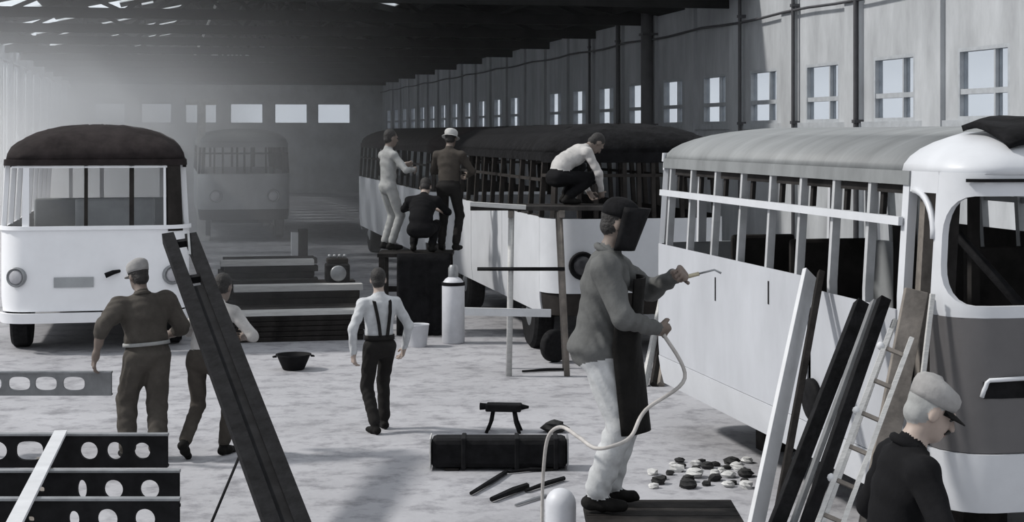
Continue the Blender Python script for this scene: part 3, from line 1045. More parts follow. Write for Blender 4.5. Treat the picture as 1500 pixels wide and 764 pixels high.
def person(label, loc, rz, scale=1.0, voxel=0.011, shirt='cloth_khaki', trousers='cloth_khaki', shoes='leather', skin='skin', hair='hair',
           pelvis=(0, 0, 0.93), lean=4, side=0, twist=0, head=(0, 0, 0), lh=(-0.26, 0.06, 0.86), rh=(0.26, 0.06, 0.86),
           lf=(-0.11, 0.0, 0.09), rf=(0.11, 0.0, 0.09), lpole=(-0.6, -1, 0), rpole=(0.6, -1, 0), lknee=(-0.15, 1, 0.1), rknee=(0.15, 1, 0.1),
           lfy=8, rfy=-8, lpitch=0, rpitch=0, long_sleeve=True, tucked=True, bulk=1.0, loose=1.0, curl=(35, 35), cap=None, group=None, lower=None, fold=0.004,
           lhd=None, rhd=None):
    P = Vector(pelvis)
    R1 = rotm(lean * 0.55, side * 0.6, twist * 0.4)
    R = rotm(lean, side, twist)
    mid = P + R1 @ Vector((0, 0, 0.22))
    TP = lambda x, y, z: mid + R @ Vector((x, y, z - 0.22))
    nb = TP(0, -0.01, 0.50)
    RH = R @ rotm(head[0] - lean * 0.55, head[1], head[2])
    HC = nb + (R @ rotm((head[0] - lean * 0.55) * 0.5, head[1] * 0.5, 0)) @ Vector((0, 0.015, 0.11)) + RH @ Vector((0, 0.01, 0.075))
    HP = lambda x, y, z: HC + RH @ Vector((x, y, z))
    prims = []

    def cone(a, b, ra, rb, tg, k=0.03):
        prims.append(('c', np.array(a), np.array(b), ra, rb, tg, k))

    def ell(c, M, r, tg, k=0.03):
        prims.append(('e', np.array(c), np.array(M), np.array(r), None, tg, k))
    bk = bulk
    ell(TP(0, 0.0, 0.33), R, (0.175 * bk, 0.118 * bk, 0.19), 'shirt', 0.04)
    ell(TP(0, 0.01, 0.14), R1, (0.158 * bk, 0.115 * bk, 0.17), 'shirt', 0.05)
    ell(P + Vector((0, -0.005, -0.02)), R1, (0.165 * bk, 0.125 * bk, 0.12), 'trousers' if tucked else 'shirt', 0.05)
    if not tucked:
        ell(P + R1 @ Vector((0, 0, -0.03)), R1, (0.185 * bk, 0.145 * bk, 0.13), 'shirt', 0.04)
    cone(TP(0, -0.02, 0.44), nb + R @ Vector((0, 0, 0.02)), 0.085, 0.06, 'shirt', 0.05)
    cone(nb, HC + RH @ Vector((0, -0.015, -0.05)), 0.056, 0.052, 'skin', 0.02)
    # head
    ell(HP(0, -0.012, 0.022), RH, (0.075, 0.094, 0.098), 'skin', 0.02)
    ell(HP(0, 0.022, -0.035), RH, (0.062, 0.076, 0.085), 'skin', 0.02)
    ell(HP(0, 0.048, -0.088), RH, (0.042, 0.042, 0.034), 'skin', 0.025)
    cone(HP(0, 0.094, 0.012), HP(0, 0.116, -0.030), 0.009, 0.014, 'skin', 0.012)
    cone(HP(-0.036, 0.082, 0.026), HP(0.036, 0.082, 0.026), 0.013, 0.013, 'skin', 0.015)
    cone(HP(-0.018, 0.092, -0.066), HP(0.018, 0.092, -0.066), 0.0085, 0.0085, 'lip', 0.006)
    for s_ in (-1, 1):
        ell(HP(s_ * 0.077, -0.005, -0.012), RH, (0.011, 0.022, 0.032), 'skin', 0.008)
    if hair:
        ell(HP(0, -0.024, 0.036), RH, (0.081, 0.096, 0.094), 'hair', 0.008)
        ell(HP(0, -0.05, -0.03), RH, (0.068, 0.062, 0.062), 'hair', 0.012)
    # arms
    for s_, ht, pole, cu, hd in ((-1, lh, lpole, curl[0], lhd), (1, rh, rpole, curl[1], rhd)):
        sh = TP(s_ * 0.185 * (0.5 + 0.5 * bk), -0.005, 0.43)
        el, wr = two_bone(sh, ht, 0.29, 0.265, pole)
        cone(TP(s_ * 0.08, -0.01, 0.44), sh, 0.075, 0.066 * bk, 'shirt', 0.04)
        cone(sh, el, 0.060 * bk * loose, 0.047 * loose, 'shirt', 0.03)
        if long_sleeve:
            cone(el, el + (wr - el) * 0.92, 0.047 * loose, 0.036 * loose, 'shirt', 0.02)
        else:
            cone(el - (el - sh) * 0.06, el + (wr - el) * 0.2, 0.050 * loose, 0.045 * loose, 'shirt', 0.015)
            cone(el, el + (wr - el) * 0.35, 0.041, 0.043, 'skin', 0.01)
            cone(el + (wr - el) * 0.3, wr, 0.043, 0.028, 'skin', 0.01)
        # hand: palm, four fingers, thumb
        dv = Vector(hd).normalized() if hd else (wr - el).normalized()
        inward = Vector((-s_, 0.15, 0)) - dv * Vector((-s_, 0.15, 0)).dot(dv)
        inward.normalize()                                   # palm faces the thigh
        across = dv.cross(inward).normalized()
        if across.dot(Vector((0, 1, 0))) < 0:
            across = -across                                 # towards the thumb side
        cone(wr - dv * 0.03, wr + dv * 0.02, 0.027, 0.027, 'skin', 0.015)
        for q in (-0.022, 0.0, 0.022):
            cone(wr + dv * 0.015 + across * q * 0.7, wr + dv * 0.085 + across * q, 0.019, 0.016, 'skin', 0.012)
        for q, ln in ((-0.033, 0.062), (-0.011, 0.076), (0.011, 0.082), (0.033, 0.072)):
            p0 = wr + dv * 0.088 + across * q
            c0 = math.radians(cu)
            d1 = dv * math.cos(c0) + inward * math.sin(c0)
            d2 = dv * math.cos(c0 * 2.1) + inward * math.sin(c0 * 2.1)
            p1 = p0 + d1 * ln * 0.5
            cone(p0 - dv * 0.01, p1, 0.0105, 0.0098, 'skin', 0.004)
            cone(p1, p1 + d2 * ln * 0.5, 0.0098, 0.008, 'skin', 0.004)
        tb = wr + dv * 0.03 + across * 0.03
        t1 = tb + (dv * 0.6 + across * 0.7 + inward * 0.35).normalized() * 0.045
        cone(tb, t1, 0.014, 0.012, 'skin', 0.008)
        cone(t1, t1 + (dv * 0.85 + inward * 0.5).normalized() * 0.035, 0.0115, 0.0095, 'skin', 0.004)
    # legs and feet
    for s_, ft, kp, fy, fp in ((-1, lf, lknee, lfy, lpitch), (1, rf, rknee, rfy, rpitch)):
        hip = P + R1 @ Vector((s_ * 0.09, 0, -0.03))
        kn, an = two_bone(hip, ft, 0.435, 0.425, kp)
        cone(hip, kn, 0.094 * bk, 0.066 * loose, 'trousers', 0.035)
        cone(kn, kn + (an - kn) * 0.9, 0.066 * loose, 0.058 * loose, 'lower' if lower else 'trousers', 0.02)
        cone(an + (kn - an) * 0.12, an, 0.042, 0.042, 'shoes', 0.01)
        FR = rotm(-fp, 0, fy)
        cone(an + FR @ Vector((0, -0.035, -0.045)), an + FR @ Vector((0, 0.06, -0.05)), 0.042, 0.040, 'shoes', 0.02)
        cone(an + FR @ Vector((0, 0.06, -0.052)), an + FR @ Vector((0, 0.155, -0.058)), 0.040, 0.030, 'shoes', 0.02)

    def dist(pr, X):
        if pr[0] == 'c':
            a, b_ = pr[1], pr[2]
            ba = b_ - a
            pa = X - a
            t = np.clip((pa @ ba) / max(1e-9, ba @ ba), 0, 1)
            return np.linalg.norm(pa - t[..., None] * ba, axis=-1) - (pr[3] + (pr[4] - pr[3]) * t)
        q = (X - pr[1]) @ pr[2]
        r = pr[3]
        k0 = np.linalg.norm(q / r, axis=-1)
        k1 = np.linalg.norm(q / (r * r), axis=-1)
        return k0 * (k0 - 1) / np.maximum(k1, 1e-6)
    lo, hi = [], []
    for pr in prims:
        if pr[0] == 'c':
            r = max(pr[3], pr[4])
            lo.append(np.minimum(pr[1], pr[2]) - r)
            hi.append(np.maximum(pr[1], pr[2]) + r)
        else:
            r = pr[3].max()
            lo.append(pr[1] - r)
            hi.append(pr[1] + r)
    org = np.min(lo, 0) - 3 * voxel
    top = np.max(hi, 0) + 3 * voxel
    dims = np.ceil((top - org) / voxel).astype(int) + 1
    f = np.full(dims, 0.12, np.float32)
    for pr, l, h_ in zip(prims, lo, hi):
        mg = pr[6] + 2 * voxel
        i0 = np.maximum(0, np.floor((l - mg - org) / voxel).astype(int))
        i1 = np.minimum(dims, np.ceil((h_ + mg - org) / voxel).astype(int) + 1)
        gx = [org[a] + voxel * np.arange(i0[a], i1[a]) for a in range(3)]
        X = np.stack(np.meshgrid(*gx, indexing='ij'), -1)
        d = dist(pr, X)
        sub = f[i0[0]:i1[0], i0[1]:i1[1], i0[2]:i1[2]]
        k = pr[6]
        hh = np.maximum(k - np.abs(sub - d), 0) / k
        f[i0[0]:i1[0], i0[1]:i1[1], i0[2]:i1[2]] = np.minimum(sub, d) - hh * hh * k * 0.25
    if fold > 0:
        gx = [org[a] + voxel * np.arange(dims[a]) for a in range(3)]
        X, Y, Z = np.meshgrid(*gx, indexing='ij')
        wv = np.sin(48 * Z + 22 * X + 6 * np.sin(14 * Y)) * np.sin(27 * Y - 19 * X + 9 * Z)
        near = np.ones(dims, np.float32)
        for c, r in ((HC, 0.2),):
            near *= np.clip((np.sqrt((X - c.x) ** 2 + (Y - c.y) ** 2 + (Z - c.z) ** 2) - r) / 0.06, 0, 1)
        f += (fold * wv * near).astype(np.float32)
    v, q = surface_nets(f, org, voxel)
    # eye hollows are left to the two eye parts; tag every face with the cloth it belongs to
    D = np.stack([dist(pr, v) for pr in prims], 1)
    # skin of the hands lies inside sleeves near the cuff: the outermost covering wins by distance
    tags = [pr[5] for pr in prims]
    names = ['shirt', 'trousers', 'skin', 'shoes', 'hair', 'lip', 'lower']
    tid = np.array([names.index(t) for t in tags])[np.argmin(D, 1)]
    fid = tid[q[:, 0]]
    v = v * scale
    me = bpy.data.meshes.new('person')
    me.from_pydata(v.tolist(), [], q.tolist())
    mlist = [shirt, trousers, skin, shoes, hair or 'hair', 'lip', lower or trousers]
    for mm in mlist:
        me.materials.append(MATS[mm])
    me.polygons.foreach_set('material_index', fid.astype(np.int32))
    me.polygons.foreach_set('use_smooth', np.ones(len(q), bool))
    me.update()
    o = bpy.data.objects.new('person', me)
    COL.objects.link(o)
    o.location = loc
    o.rotation_euler = (0, 0, rz)
    tag(o, label, 'person', group)
    info = {'obj': o, 'HP': lambda x, y, z: HP(x, y, z) * scale, 'RH': RH, 'TP': lambda x, y, z: TP(x, y, z) * scale, 'R': R, 'R1': R1, 'P': P * scale, 's': scale}
    em = MB()
    for s_ in (-1, 1):
        e_ = HP(s_ * 0.031, 0.083, 0.004) * scale
        mb = MB().lathe([(0.002, -0.008 * scale), (0.009 * scale, -0.006 * scale), (0.0125 * scale, 0), (0.009 * scale, 0.006 * scale), (0.002, 0.008 * scale)], 10)
        mb.build('eye', 'eye', o, True, loc=e_)
    if cap:
        make_cap(info, *cap)
    return info


def make_cap(info, kind, m, visor_m=None):
    """soft crown with a peak, sits on the head frame"""
    HP, o, s = info['HP'], info['obj'], info['s']
    vs, fs = [], []
    n, K = 24, 7
    prof = [(1.02, -0.002), (1.06, 0.02), (1.10, 0.045), (1.06, 0.072), (0.86, 0.092), (0.5, 0.104), (0.12, 0.107)] if kind != 'skull' else \
           [(1.03, 0.0), (1.04, 0.025), (1.0, 0.05), (0.88, 0.075), (0.68, 0.094), (0.4, 0.106), (0.1, 0.110)]
    for (r, z) in prof:
        for k in range(n):
            a = 2 * math.pi * k / n
            slump = -0.012 * math.sin(a) if kind == 'flat' else 0.0
            vs.append(HP(0.086 * r * math.cos(a), -0.014 + 0.104 * r * math.sin(a), 0.034 + z + slump * (z > 0.03)))
    for i in range(len(prof) - 1):
        for k in range(n):
            a, b_ = i * n + k, i * n + (k + 1) % n
            fs.append((a, b_, b_ + n, a + n))
    fs.append(tuple((len(prof) - 1) * n + k for k in range(n)))
    c = MB().add(vs, fs).build('cap', m, o, True)
    sl = c.modifiers.new('thickness', 'SOLIDIFY')
    sl.thickness = 0.006
    if kind == 'skull':
        return c
    vs, fs = [], []
    N = 12
    for lev in (0, 1):
        for j in range(2):
            for i in range(N + 1):
                if kind == 'brim':
                    a = 2 * math.pi * i / N
                    ext = 0.045
                else:
                    a = math.radians(25 + 130 * i / N)
                    ext = 0.06 * math.sin(math.pi * i / N) ** 0.6
                rx, ry = 0.084 + (ext if j else 0), 0.100 + (ext * 1.15 if j else 0)
                vs.append(HP(rx * math.cos(a), -0.014 + ry * math.sin(a), 0.036 - (0.022 if j else 0) - 0.006 * lev))
    w = N + 1
    for i in range(N):
        fs += [(i, i + 1, w + i + 1, w + i), (2 * w + i, 3 * w + i, 3 * w + i + 1, 2 * w + i + 1), (w + i, w + i + 1, 3 * w + i + 1, 3 * w + i)]
    MB().add(vs, fs).build('cap_peak' if kind != 'brim' else 'brim', visor_m or m, c, True)
    return c


def ring_belt(info, m, z=0.10, rx=0.172, ry=0.132, h=0.045, bulk=1.0, name='belt'):
    o, s, R1, P = info['obj'], info['s'], info['R1'], info['P']
    vs, fs = [], []
    n = 28
    for zz, k in ((z, 1.0), (z + h, 0.985), (z + h, 0.90), (z, 0.92)):
        for i in range(n):
            a = 2 * math.pi * i / n
            vs.append(P + (R1 @ Vector((rx * bulk * k * math.cos(a), ry * bulk * k * math.sin(a), zz))) * s)
    for j in range(4):
        for i in range(n):
            i2 = (i + 1) % n
            j2 = (j + 1) % 4
            fs.append((j * n + i, j * n + i2, j2 * n + i2, j2 * n + i))
    return MB().add(vs, fs).build(name, m, o, True)


def collar(info, m, r=0.066, t=0.017):
    pts = [info['TP'](r * math.cos(a), -0.012 + r * 1.02 * math.sin(a), 0.512 - 0.022 * math.sin(a)) for a in [2 * math.pi * k / 20 for k in range(21)]]
    return MB().tube(pts, t, 8, False).build('collar', m, info['obj'], True)


# man with a cap handling the perforated beam
pa = G(212, 674)
SA = 1.0
A_RZ = math.radians(12)
wa = Matrix.Rotation(-A_RZ, 3, 'Z') @ (W(140, 522, 14.02) - Vector((pa.x, pa.y, 0)))
ia = person('man in khaki work clothes and cap, back turned, hand on the perforated beam', (pa.x, pa.y, 0), A_RZ, 1.0, 0.0095,
            shirt='cloth_khaki', trousers='cloth_khaki', skin='skin_dark', pelvis=(0.02, 0, 0.93), lean=7, head=(12, 0, 18), bulk=1.2, loose=1.38, fold=0.006,
            lh=tuple(wa), side=-5, rh=(0.20, 0.27, 1.02), lpole=(-0.7, -1, 0.1), rpole=(1, -0.7, -0.1), lf=(-0.13, 0.10, 0.09), rf=(0.10, -0.08, 0.09), long_sleeve=False, curl=(30, 45),
            cap=('flat', 'cap_grey'))
collar(ia, 'cloth_khaki')
ring_belt(ia, 'cloth_grey', 0.075, bulk=1.2, h=0.03)

# stooping man carrying the end of the dark girder
pb = G(306, 668)
ib = person('stooping man in light shirt and dark trousers under the slanting dark girder', (pb.x, pb.y, 0), math.radians(-30), 0.98, 0.010,
            shirt='cloth_cream', trousers='cloth_brown', skin='skin_dark', pelvis=(0, -0.06, 0.90), lean=34, head=(10, 0, 0), long_sleeve=False,
            lh=(-0.12, 0.36, 1.16), rh=(0.20, 0.30, 1.05), lpole=(-1, -0.2, -0.6), rpole=(1, -0.2, -0.8), lf=(-0.10, -0.26, 0.16), rf=(0.10, 0.10, 0.09), lpitch=-35, curl=(60, 60))

# boy in white shirt
pc_ = G(556, 632)
ic = person('boy in white shirt and dark trousers with shoulder straps walking away alone', (pc_.x, pc_.y, 0), math.radians(14), 0.905, 0.0085,
            shirt='cloth_white', trousers='cloth_char', skin='skin', pelvis=(0, 0, 0.92), lean=3, head=(6, 0, -20), bulk=0.98, loose=1.05, long_sleeve=True,
            lh=(-0.30, -0.02, 0.84), rh=(0.32, 0.10, 0.86), lf=(-0.09, -0.12, 0.09), rf=(0.11, 0.14, 0.09), lpole=(-1, -0.6, 0), rpole=(1, -0.8, 0))
ring_belt(ic, 'cloth_char', 0.055, 0.166, 0.126, 0.05)
for s_ in (-1, 1):          # straps over the back and shoulders
    TPc = ic['TP']
    pts = [TPc(s_ * 0.04, -0.128, 0.10), TPc(s_ * 0.055, -0.134, 0.22), TPc(s_ * 0.075, -0.130, 0.34), TPc(s_ * 0.088, -0.098, 0.45), TPc(s_ * 0.09, -0.01, 0.512), TPc(s_ * 0.088, 0.09, 0.45), TPc(s_ * 0.085, 0.132, 0.33), TPc(s_ * 0.08, 0.130, 0.10)]
    mb = MB()
    for p, q in zip(pts[:-1], pts[1:]):
        mb.bar(p, q, 0.03, 0.012, (0, 1, 0) if abs((q - p).z) > 0.05 else (0, 0, 1))
    mb.build('shoulder_strap', 'cloth_char', ic['obj'])

# welder on his bench
DW = 9.52
pw = W(884, 745, DW)
ZW = pw.z
pw = Vector((pw.x, pw.y, ZW))
W_RZ = math.radians(-108)
iw = person('welder in pale trousers with dark face shield and apron standing on the low bench', (pw.x, pw.y, ZW + 0.012), W_RZ, 1.03, 0.0085,
            shirt='cloth_dim', trousers='cloth_pale', skin='skin_dark', shoes='leather', pelvis=(0, -0.03, 0.93), lean=10, head=(10, 0, 0), bulk=1.16, loose=1.25, tucked=False,
            lh=(-0.05, 0.40, 1.30), rh=(0.10, 0.30, 1.02), lpole=(-1, -0.3, -0.7), rpole=(1, -0.4, -0.6), lf=(-0.11, 0.02, 0.09), rf=(0.10, -0.04, 0.09), curl=(62, 62), fold=0.006)
o = iw['obj']
collar(iw, 'cloth_dim', 0.070, 0.02)
# apron: curved sheet down the front to the knees
vs, fs = [], []
NA, NB = 14, 18
for lev in (0, 1):
    for j in range(NB + 1):
        z = 1.30 - 0.86 * j / NB
        for i in range(NA + 1):
            a = math.radians(-78 + 156 * i / NA) * (0.62 if j < 5 else 1.0)
            rx = 0.225 - lev * 0.014
            ry = 0.19 - lev * 0.014
            yo = 0.055 if z > 1.0 else 0.055 - 0.05 * (1.0 - z)
            yo += 0.17 * max(0, z - 0.93) * 0.5 + 0.15 * max(0, 0.93 - z)
            rip = 0.008 * math.sin(5 * a + 4 * z)
            vs.append(((rx + rip) * math.sin(a) * 1.03, ((ry + rip) * math.cos(a) + yo - 0.03) * 1.03, z * 1.03))
w = NA + 1
N1 = w * (NB + 1)
for j in range(NB):
    for i in range(NA):
        q = (j * w + i, j * w + i + 1, (j + 1) * w + i + 1, (j + 1) * w + i)
        fs += [q, tuple(N1 + t for t in reversed(q))]
for i in range(NA):
    fs += [(i + 1, i, N1 + i, N1 + i + 1), (NB * w + i, NB * w + i + 1, N1 + NB * w + i + 1, N1 + NB * w + i)]
for j in range(NB):
    fs += [(j * w, (j + 1) * w, N1 + (j + 1) * w, N1 + j * w), ((j + 1) * w + NA, j * w + NA, N1 + j * w + NA, N1 + (j + 1) * w + NA)]
MB().add(vs, fs).build('apron', 'leather', o, True)
HPw = iw['HP']
vs, fs = [], []
for lev in (0, 1):
    for j in range(9):
        z = 0.10 - 0.25 * j / 8
        for i in range(13):
            a = math.radians(-95 + 190 * i / 12)
            r = 1 - 0.06 * lev
            vs.append(HPw(0.105 * r * math.sin(a), 0.012 + (0.135 - 0.03 * (j / 8)) * r * math.cos(a), z + 0.02 * math.cos(a)))
w, N1 = 13, 13 * 9
for j in range(8):
    for i in range(12):
        q = (j * w + i, j * w + i + 1, (j + 1) * w + i + 1, (j + 1) * w + i)
        fs += [q, tuple(N1 + t for t in reversed(q))]
for i in range(12):
    fs += [(i + 1, i, N1 + i, N1 + i + 1), (8 * w + i, 8 * w + i + 1, N1 + 8 * w + i + 1, N1 + 8 * w + i)]
for j in range(8):
    fs += [(j * w, (j + 1) * w, N1 + (j + 1) * w, N1 + j * w), ((j + 1) * w + 12, j * w + 12, N1 + j * w + 12, N1 + (j + 1) * w + 12)]
shd = MB().add(vs, fs).build('face_shield', 'black_iron', o, True)
make_cap(iw, 'skull', 'canvas_dark')
# torch held in the raised hand
MW = Matrix.Translation((pw.x, pw.y, ZW)) @ Matrix.Rotation(W_RZ, 4, 'Z')
th_ = MW @ (Vector((-0.05, 0.47, 1.31)) * 1.03)
tq = MW @ (Vector((-0.05, 0.66, 1.36)) * 1.03)
tt = empty('welding_torch', th_)
tag(tt, 'thin welding torch with pale tip held in the welder\'s raised hand', 'torch')
dl = tq - th_
MB().tube([-dl * 0.3, dl * 0.35], 0.012, 8).build('handle', 'brass', tt, True)
MB().tube([dl * 0.35, dl * 0.8, dl * 1.0 + Vector((0, 0, -0.03))], 0.006, 8).build('nozzle', 'steel', tt, True)

# man with cap in the foreground by the leaning timbers
DE = 7.25
pe = W(1322, 600, DE)
E_RZ = math.radians(-96)
ie = person('man in dark jacket and peaked cap with moustache, in profile beside the leaning timbers', (pe.x, pe.y, 0), E_RZ, 1.03, 0.0075,
            shirt='cloth_black', trousers='cloth_char', skin='skin', hair='cloth_grey', pelvis=(0, -0.05, 0.92), lean=13, head=(22, 0, -4), bulk=1.06, loose=1.12, tucked=False,
            lh=(-0.27, 0.12, 0.90), rh=(0.24, 0.26, 0.98), lpole=(-0.8, -1, 0), rpole=(1, -0.8, 0), curl=(40, 40), cap=('flat', 'cap_grey', 'leather'))
HPe = ie['HP']
collar(ie, 'cloth_black', 0.070, 0.022)
mb = MB()
mb.tube([HPe(-0.035, 0.086, -0.062), HPe(-0.018, 0.104, -0.048), HPe(0, 0.111, -0.046), HPe(0.018, 0.104, -0.048), HPe(0.035, 0.086, -0.062)], [0.004, 0.008, 0.009, 0.008, 0.004], 8)
mb.build('moustache', 'hair', ie['obj'], True)

# work platform beside the row of buses with three men on it
DP = 23.4
ZP = 1.16
pL, pR = W(556, 300, DP), W(664, 300, DP)
pf = empty('work_platform', ((pL.x + pR.x) / 2, (pL.y + pR.y) / 2, 0), -TH)
tag(pf, 'raised work platform with dark covered sides beside the brown-roofed bus', 'platform')
wx = (pR - pL).length / 2
for i in range(4):
    MB().box(-wx, wx, -0.42 + i * 0.21, -0.42 + i * 0.21 + 0.2, ZP - 0.05, ZP).build('deck_plank', 'wood_dark', pf)
for sx in (-1, 1):
    for sy in (-1, 1):
        MB().box(sx * (wx - 0.06) - 0.04, sx * (wx - 0.06) + 0.04, sy * 0.36 - 0.04, sy * 0.36 + 0.04, 0, ZP - 0.05).build('leg', 'wood_dark', pf)
vs, fs = [], []
for j in range(11):
    for i in range(25):
        x = -wx + 0.28 + (2 * wx - 0.30) * i / 24
        z = (ZP - 0.01) * (1 - j / 10) + 0.02
        vs.append((x, -0.44 - 0.03 * abs(math.sin(i * 0.8)) * (j / 10) - 0.01, z))
for j in range(10):
    for i in range(24):
        fs.append((j * 25 + i, j * 25 + i + 1, (j + 1) * 25 + i + 1, (j + 1) * 25 + i))
o = MB().add(vs, fs).build('cover_sheet', 'canvas_dark', pf, True)
o.modifiers.new('thickness', 'SOLIDIFY').thickness = 0.012
for z in (0.55,):
    MB().box(-wx, wx, 0.38, 0.42, z, z + 0.08).build('cross_rail', 'wood_dark', pf)


def on_platform(px, dz=0.0, dy=0.0):
    p = W(px, 300, DP + dy)
    return (p.x, p.y, ZP + 0.012)


jf = person('man in dark work clothes and pale brimmed cap standing on the work platform', on_platform(657, 0, 0.12), math.radians(-30), 1.0, 0.012, shirt='cloth_brown', trousers='cloth_char', skin='skin_dark',
            lean=6, head=(15, 0, 0), lh=(-0.12, 0.36, 1.10), rh=(0.16, 0.36, 1.06), lpole=(-1, -0.5, -0.4), rpole=(1, -0.5, -0.4), cap=('brim', 'cap_pale'), curl=(45, 45))
jg = person('bareheaded man in pale grey overalls standing at the end of the work platform', on_platform(568, 0, 0.28), math.radians(-70), 1.0, 0.012, shirt='cloth_grey', trousers='cloth_grey', skin='skin_dark',
            lean=2, head=(8, 0, 0), lh=(-0.14, 0.36, 1.22), rh=(0.18, 0.33, 1.15), lpole=(-1, -0.4, -0.6), rpole=(1, -0.4, -0.6), bulk=0.92, curl=(45, 45))
jh = person('crouching man in black clothes on the work platform between two standing men', on_platform(618, 0, -0.22), math.radians(-20), 1.0, 0.012, shirt='cloth_black', trousers='cloth_black', skin='skin',
            pelvis=(0, -0.10, 0.34), lean=38, head=(15, 0, 0), lh=(-0.10, 0.42, 0.66), rh=(0.10, 0.42, 0.60), lpole=(-1, -0.2, -0.4), rpole=(1, -0.2, -0.4),
            lf=(-0.14, 0.08, 0.09), rf=(0.14, 0.00, 0.09), long_sleeve=False, curl=(40, 40), bulk=1.1)

# ------------------------------------------------------------------ trestle scaffold in front of the black-roofed bus
DS = 19.55
ps = W(785, 300, DS)
sc_ = empty('trestle_scaffold', (ps.x, ps.y, 0), -TH)
tag(sc_, 'pole scaffold with high plank in front of the black-roofed bus', 'scaffold')
ppm = FPX / DS
lx = lambda px: (px - 785) / ppm
ZS = EYE - (300 - HY) / ppm
for px in (748, 822):
    for sy in (-0.32, 0.32):
        tilt = 0.06 if px > 800 else -0.02
        MB().tube([(lx(px) + tilt, sy, 0), (lx(px) - tilt * 0.5, sy, ZS - 0.06)], 0.035, 8).build('pole', 'wood_pale' if px < 800 else 'wood_brown', sc_, True)
    MB().bar((lx(px), -0.42, ZS - 0.09), (lx(px), 0.42, ZS - 0.09), 0.06, 0.08).build('putlog', 'wood_brown', sc_)
for i in range(3):
    MB().box(lx(690), lx(892), -0.36 + i * 0.25, -0.36 + i * 0.25 + 0.23, ZS - 0.05, ZS).build('plank', 'wood_dark' if i else 'wood_mid', sc_)
zl = EYE - (452 - HY) / ppm
MB().bar((lx(682), -0.37, zl + 0.01), (lx(806), -0.37, zl - 0.01), 0.05, 0.09).build('low_rail', 'wood_white', sc_)
zr = EYE - (390 - HY) / ppm
MB().tube([(lx(700), -0.36, zr), (lx(826), -0.36, zr)], 0.022, 8).build('brace_rod', 'black_iron', sc_, True)
MB().bar((lx(690), -0.40, ZS + 0.03), (lx(770), -0.40, ZS - 0.01), 0.12, 0.05).build('edge_board', 'wood_pale', sc_)
pk = W(828, 300, DS)
ji = person('man in pale shirt and dark trousers kneeling bent over on the scaffold plank', (pk.x, pk.y, ZS + 0.012), math.radians(-75), 0.98, 0.012, shirt='cloth_cream', trousers='cloth_black', skin='skin_dark',
            pelvis=(0, -0.10, 0.34), lean=62, head=(30, 0, 0), lh=(-0.16, 0.42, 0.14), rh=(0.18, 0.40, 0.16), lpole=(-1, -0.2, 0.3), rpole=(1, -0.2, 0.3),
            lf=(-0.13, 0.06, 0.09), rf=(0.13, -0.04, 0.09), curl=(30, 30))


# ------------------------------------------------------------------ gas cylinders
def gas_cylinder(label, loc, h, r, m='gas_white'):
    root = empty('gas_cylinder', loc)
    tag(root, label, 'gas cylinder')
    hs = h * 0.86
    prof = [(r * 0.9, 0), (r, 0.02), (r, hs - r * 0.9)] + [(r * math.cos(a), hs - r * 0.9 + r * 0.9 * math.sin(a)) for a in (0.4, 0.8, 1.15, 1.35)]
    auto_smooth(MB().lathe(prof, 24).build('body', m, root), 50)
    auto_smooth(MB().lathe([(r * 0.42, hs - 0.03), (r * 0.45, hs), (r * 0.45, h - 0.04), (r * 0.3, h)], 16).build('valve_cap', 'steel', root), 40)
    auto_smooth(MB().lathe([(r * 1.01, hs * 0.86), (r * 1.03, hs * 0.87), (r * 1.03, hs * 0.90), (r * 1.01, hs * 0.91)], 24).build('neck_band', 'black_iron', root), 40)
    return root


pg = G(664, 502)
gas_cylinder('tall white gas cylinder standing on the floor beside the work platform', (pg.x, pg.y, 0), 1.06, 0.155)
pg2 = W(826, 735, 9.75)
root = empty('gas_cylinder', (pg2.x - 0.02, pg2.y, 0))
tag(root, 'short round-topped pale cylinder standing beside the welder\'s bench', 'gas cylinder')
r, h = 0.092, EYE - (714 - HY) * 9.75 / FPX
prof = [(r * 0.9, 0), (r, 0.02), (r, h - r)] + [(r * math.cos(a), h - r + r * math.sin(a)) for a in (0.25, 0.5, 0.8, 1.1, 1.35, 1.5)]
auto_smooth(MB().lathe(prof, 28).build('body', 'gas_white', root), 60)
auto_smooth(MB().lathe([(r * 1.02, 0.02), (r * 1.08, 0.03), (r * 1.08, 0.12), (r * 1.02, 0.13)], 24).build('foot_ring', 'black_iron', root), 40)

# welder's bench
bx0, by0 = pw.x - 0.03, pw.y
bn_ = empty('work_bench', (pw.x + 0.42, pw.y - 0.30, 0), -TH)
tag(bn_, 'low dark plank bench that the welder stands on', 'bench')
for i in range(4):
    MB().box(-0.58, 0.30, -0.36 + i * 0.205, -0.36 + i * 0.205 + 0.195, ZW - 0.06, ZW).build('plank', 'wood_dark', bn_)
for sx in (-0.5, 0.1):
    for sy in (-0.3, 0.38):
        MB().box(sx - 0.04, sx + 0.04, sy - 0.04, sy + 0.04, 0, ZW - 0.06).build('leg', 'wood_dark', bn_)
    MB().box(sx - 0.03, sx + 0.03, -0.3, 0.38, 0.25, 0.33).build('stretcher', 'wood_dark', bn_)

# hose from the short cylinder over the floor and up to the welder
hp = [W(800, 700, 11.2), W(797, 660, 11.6), W(806, 636, 11.9), W(822, 625, 11.9)]
h0 = MW @ (Vector((0.10, 0.34, 1.00)) * 1.03)
hk = [h0, h0 + Vector((0.12, -0.02, -0.25)), W(946, 600, 9.15), W(925, 638, 9.0), W(900, 652, 8.92), W(872, 656, 8.95), W(848, 640, 9.1), W(822, 625, 9.45), W(803, 640, 9.75), W(796, 690, 9.9), W(794, 760, 9.95)]


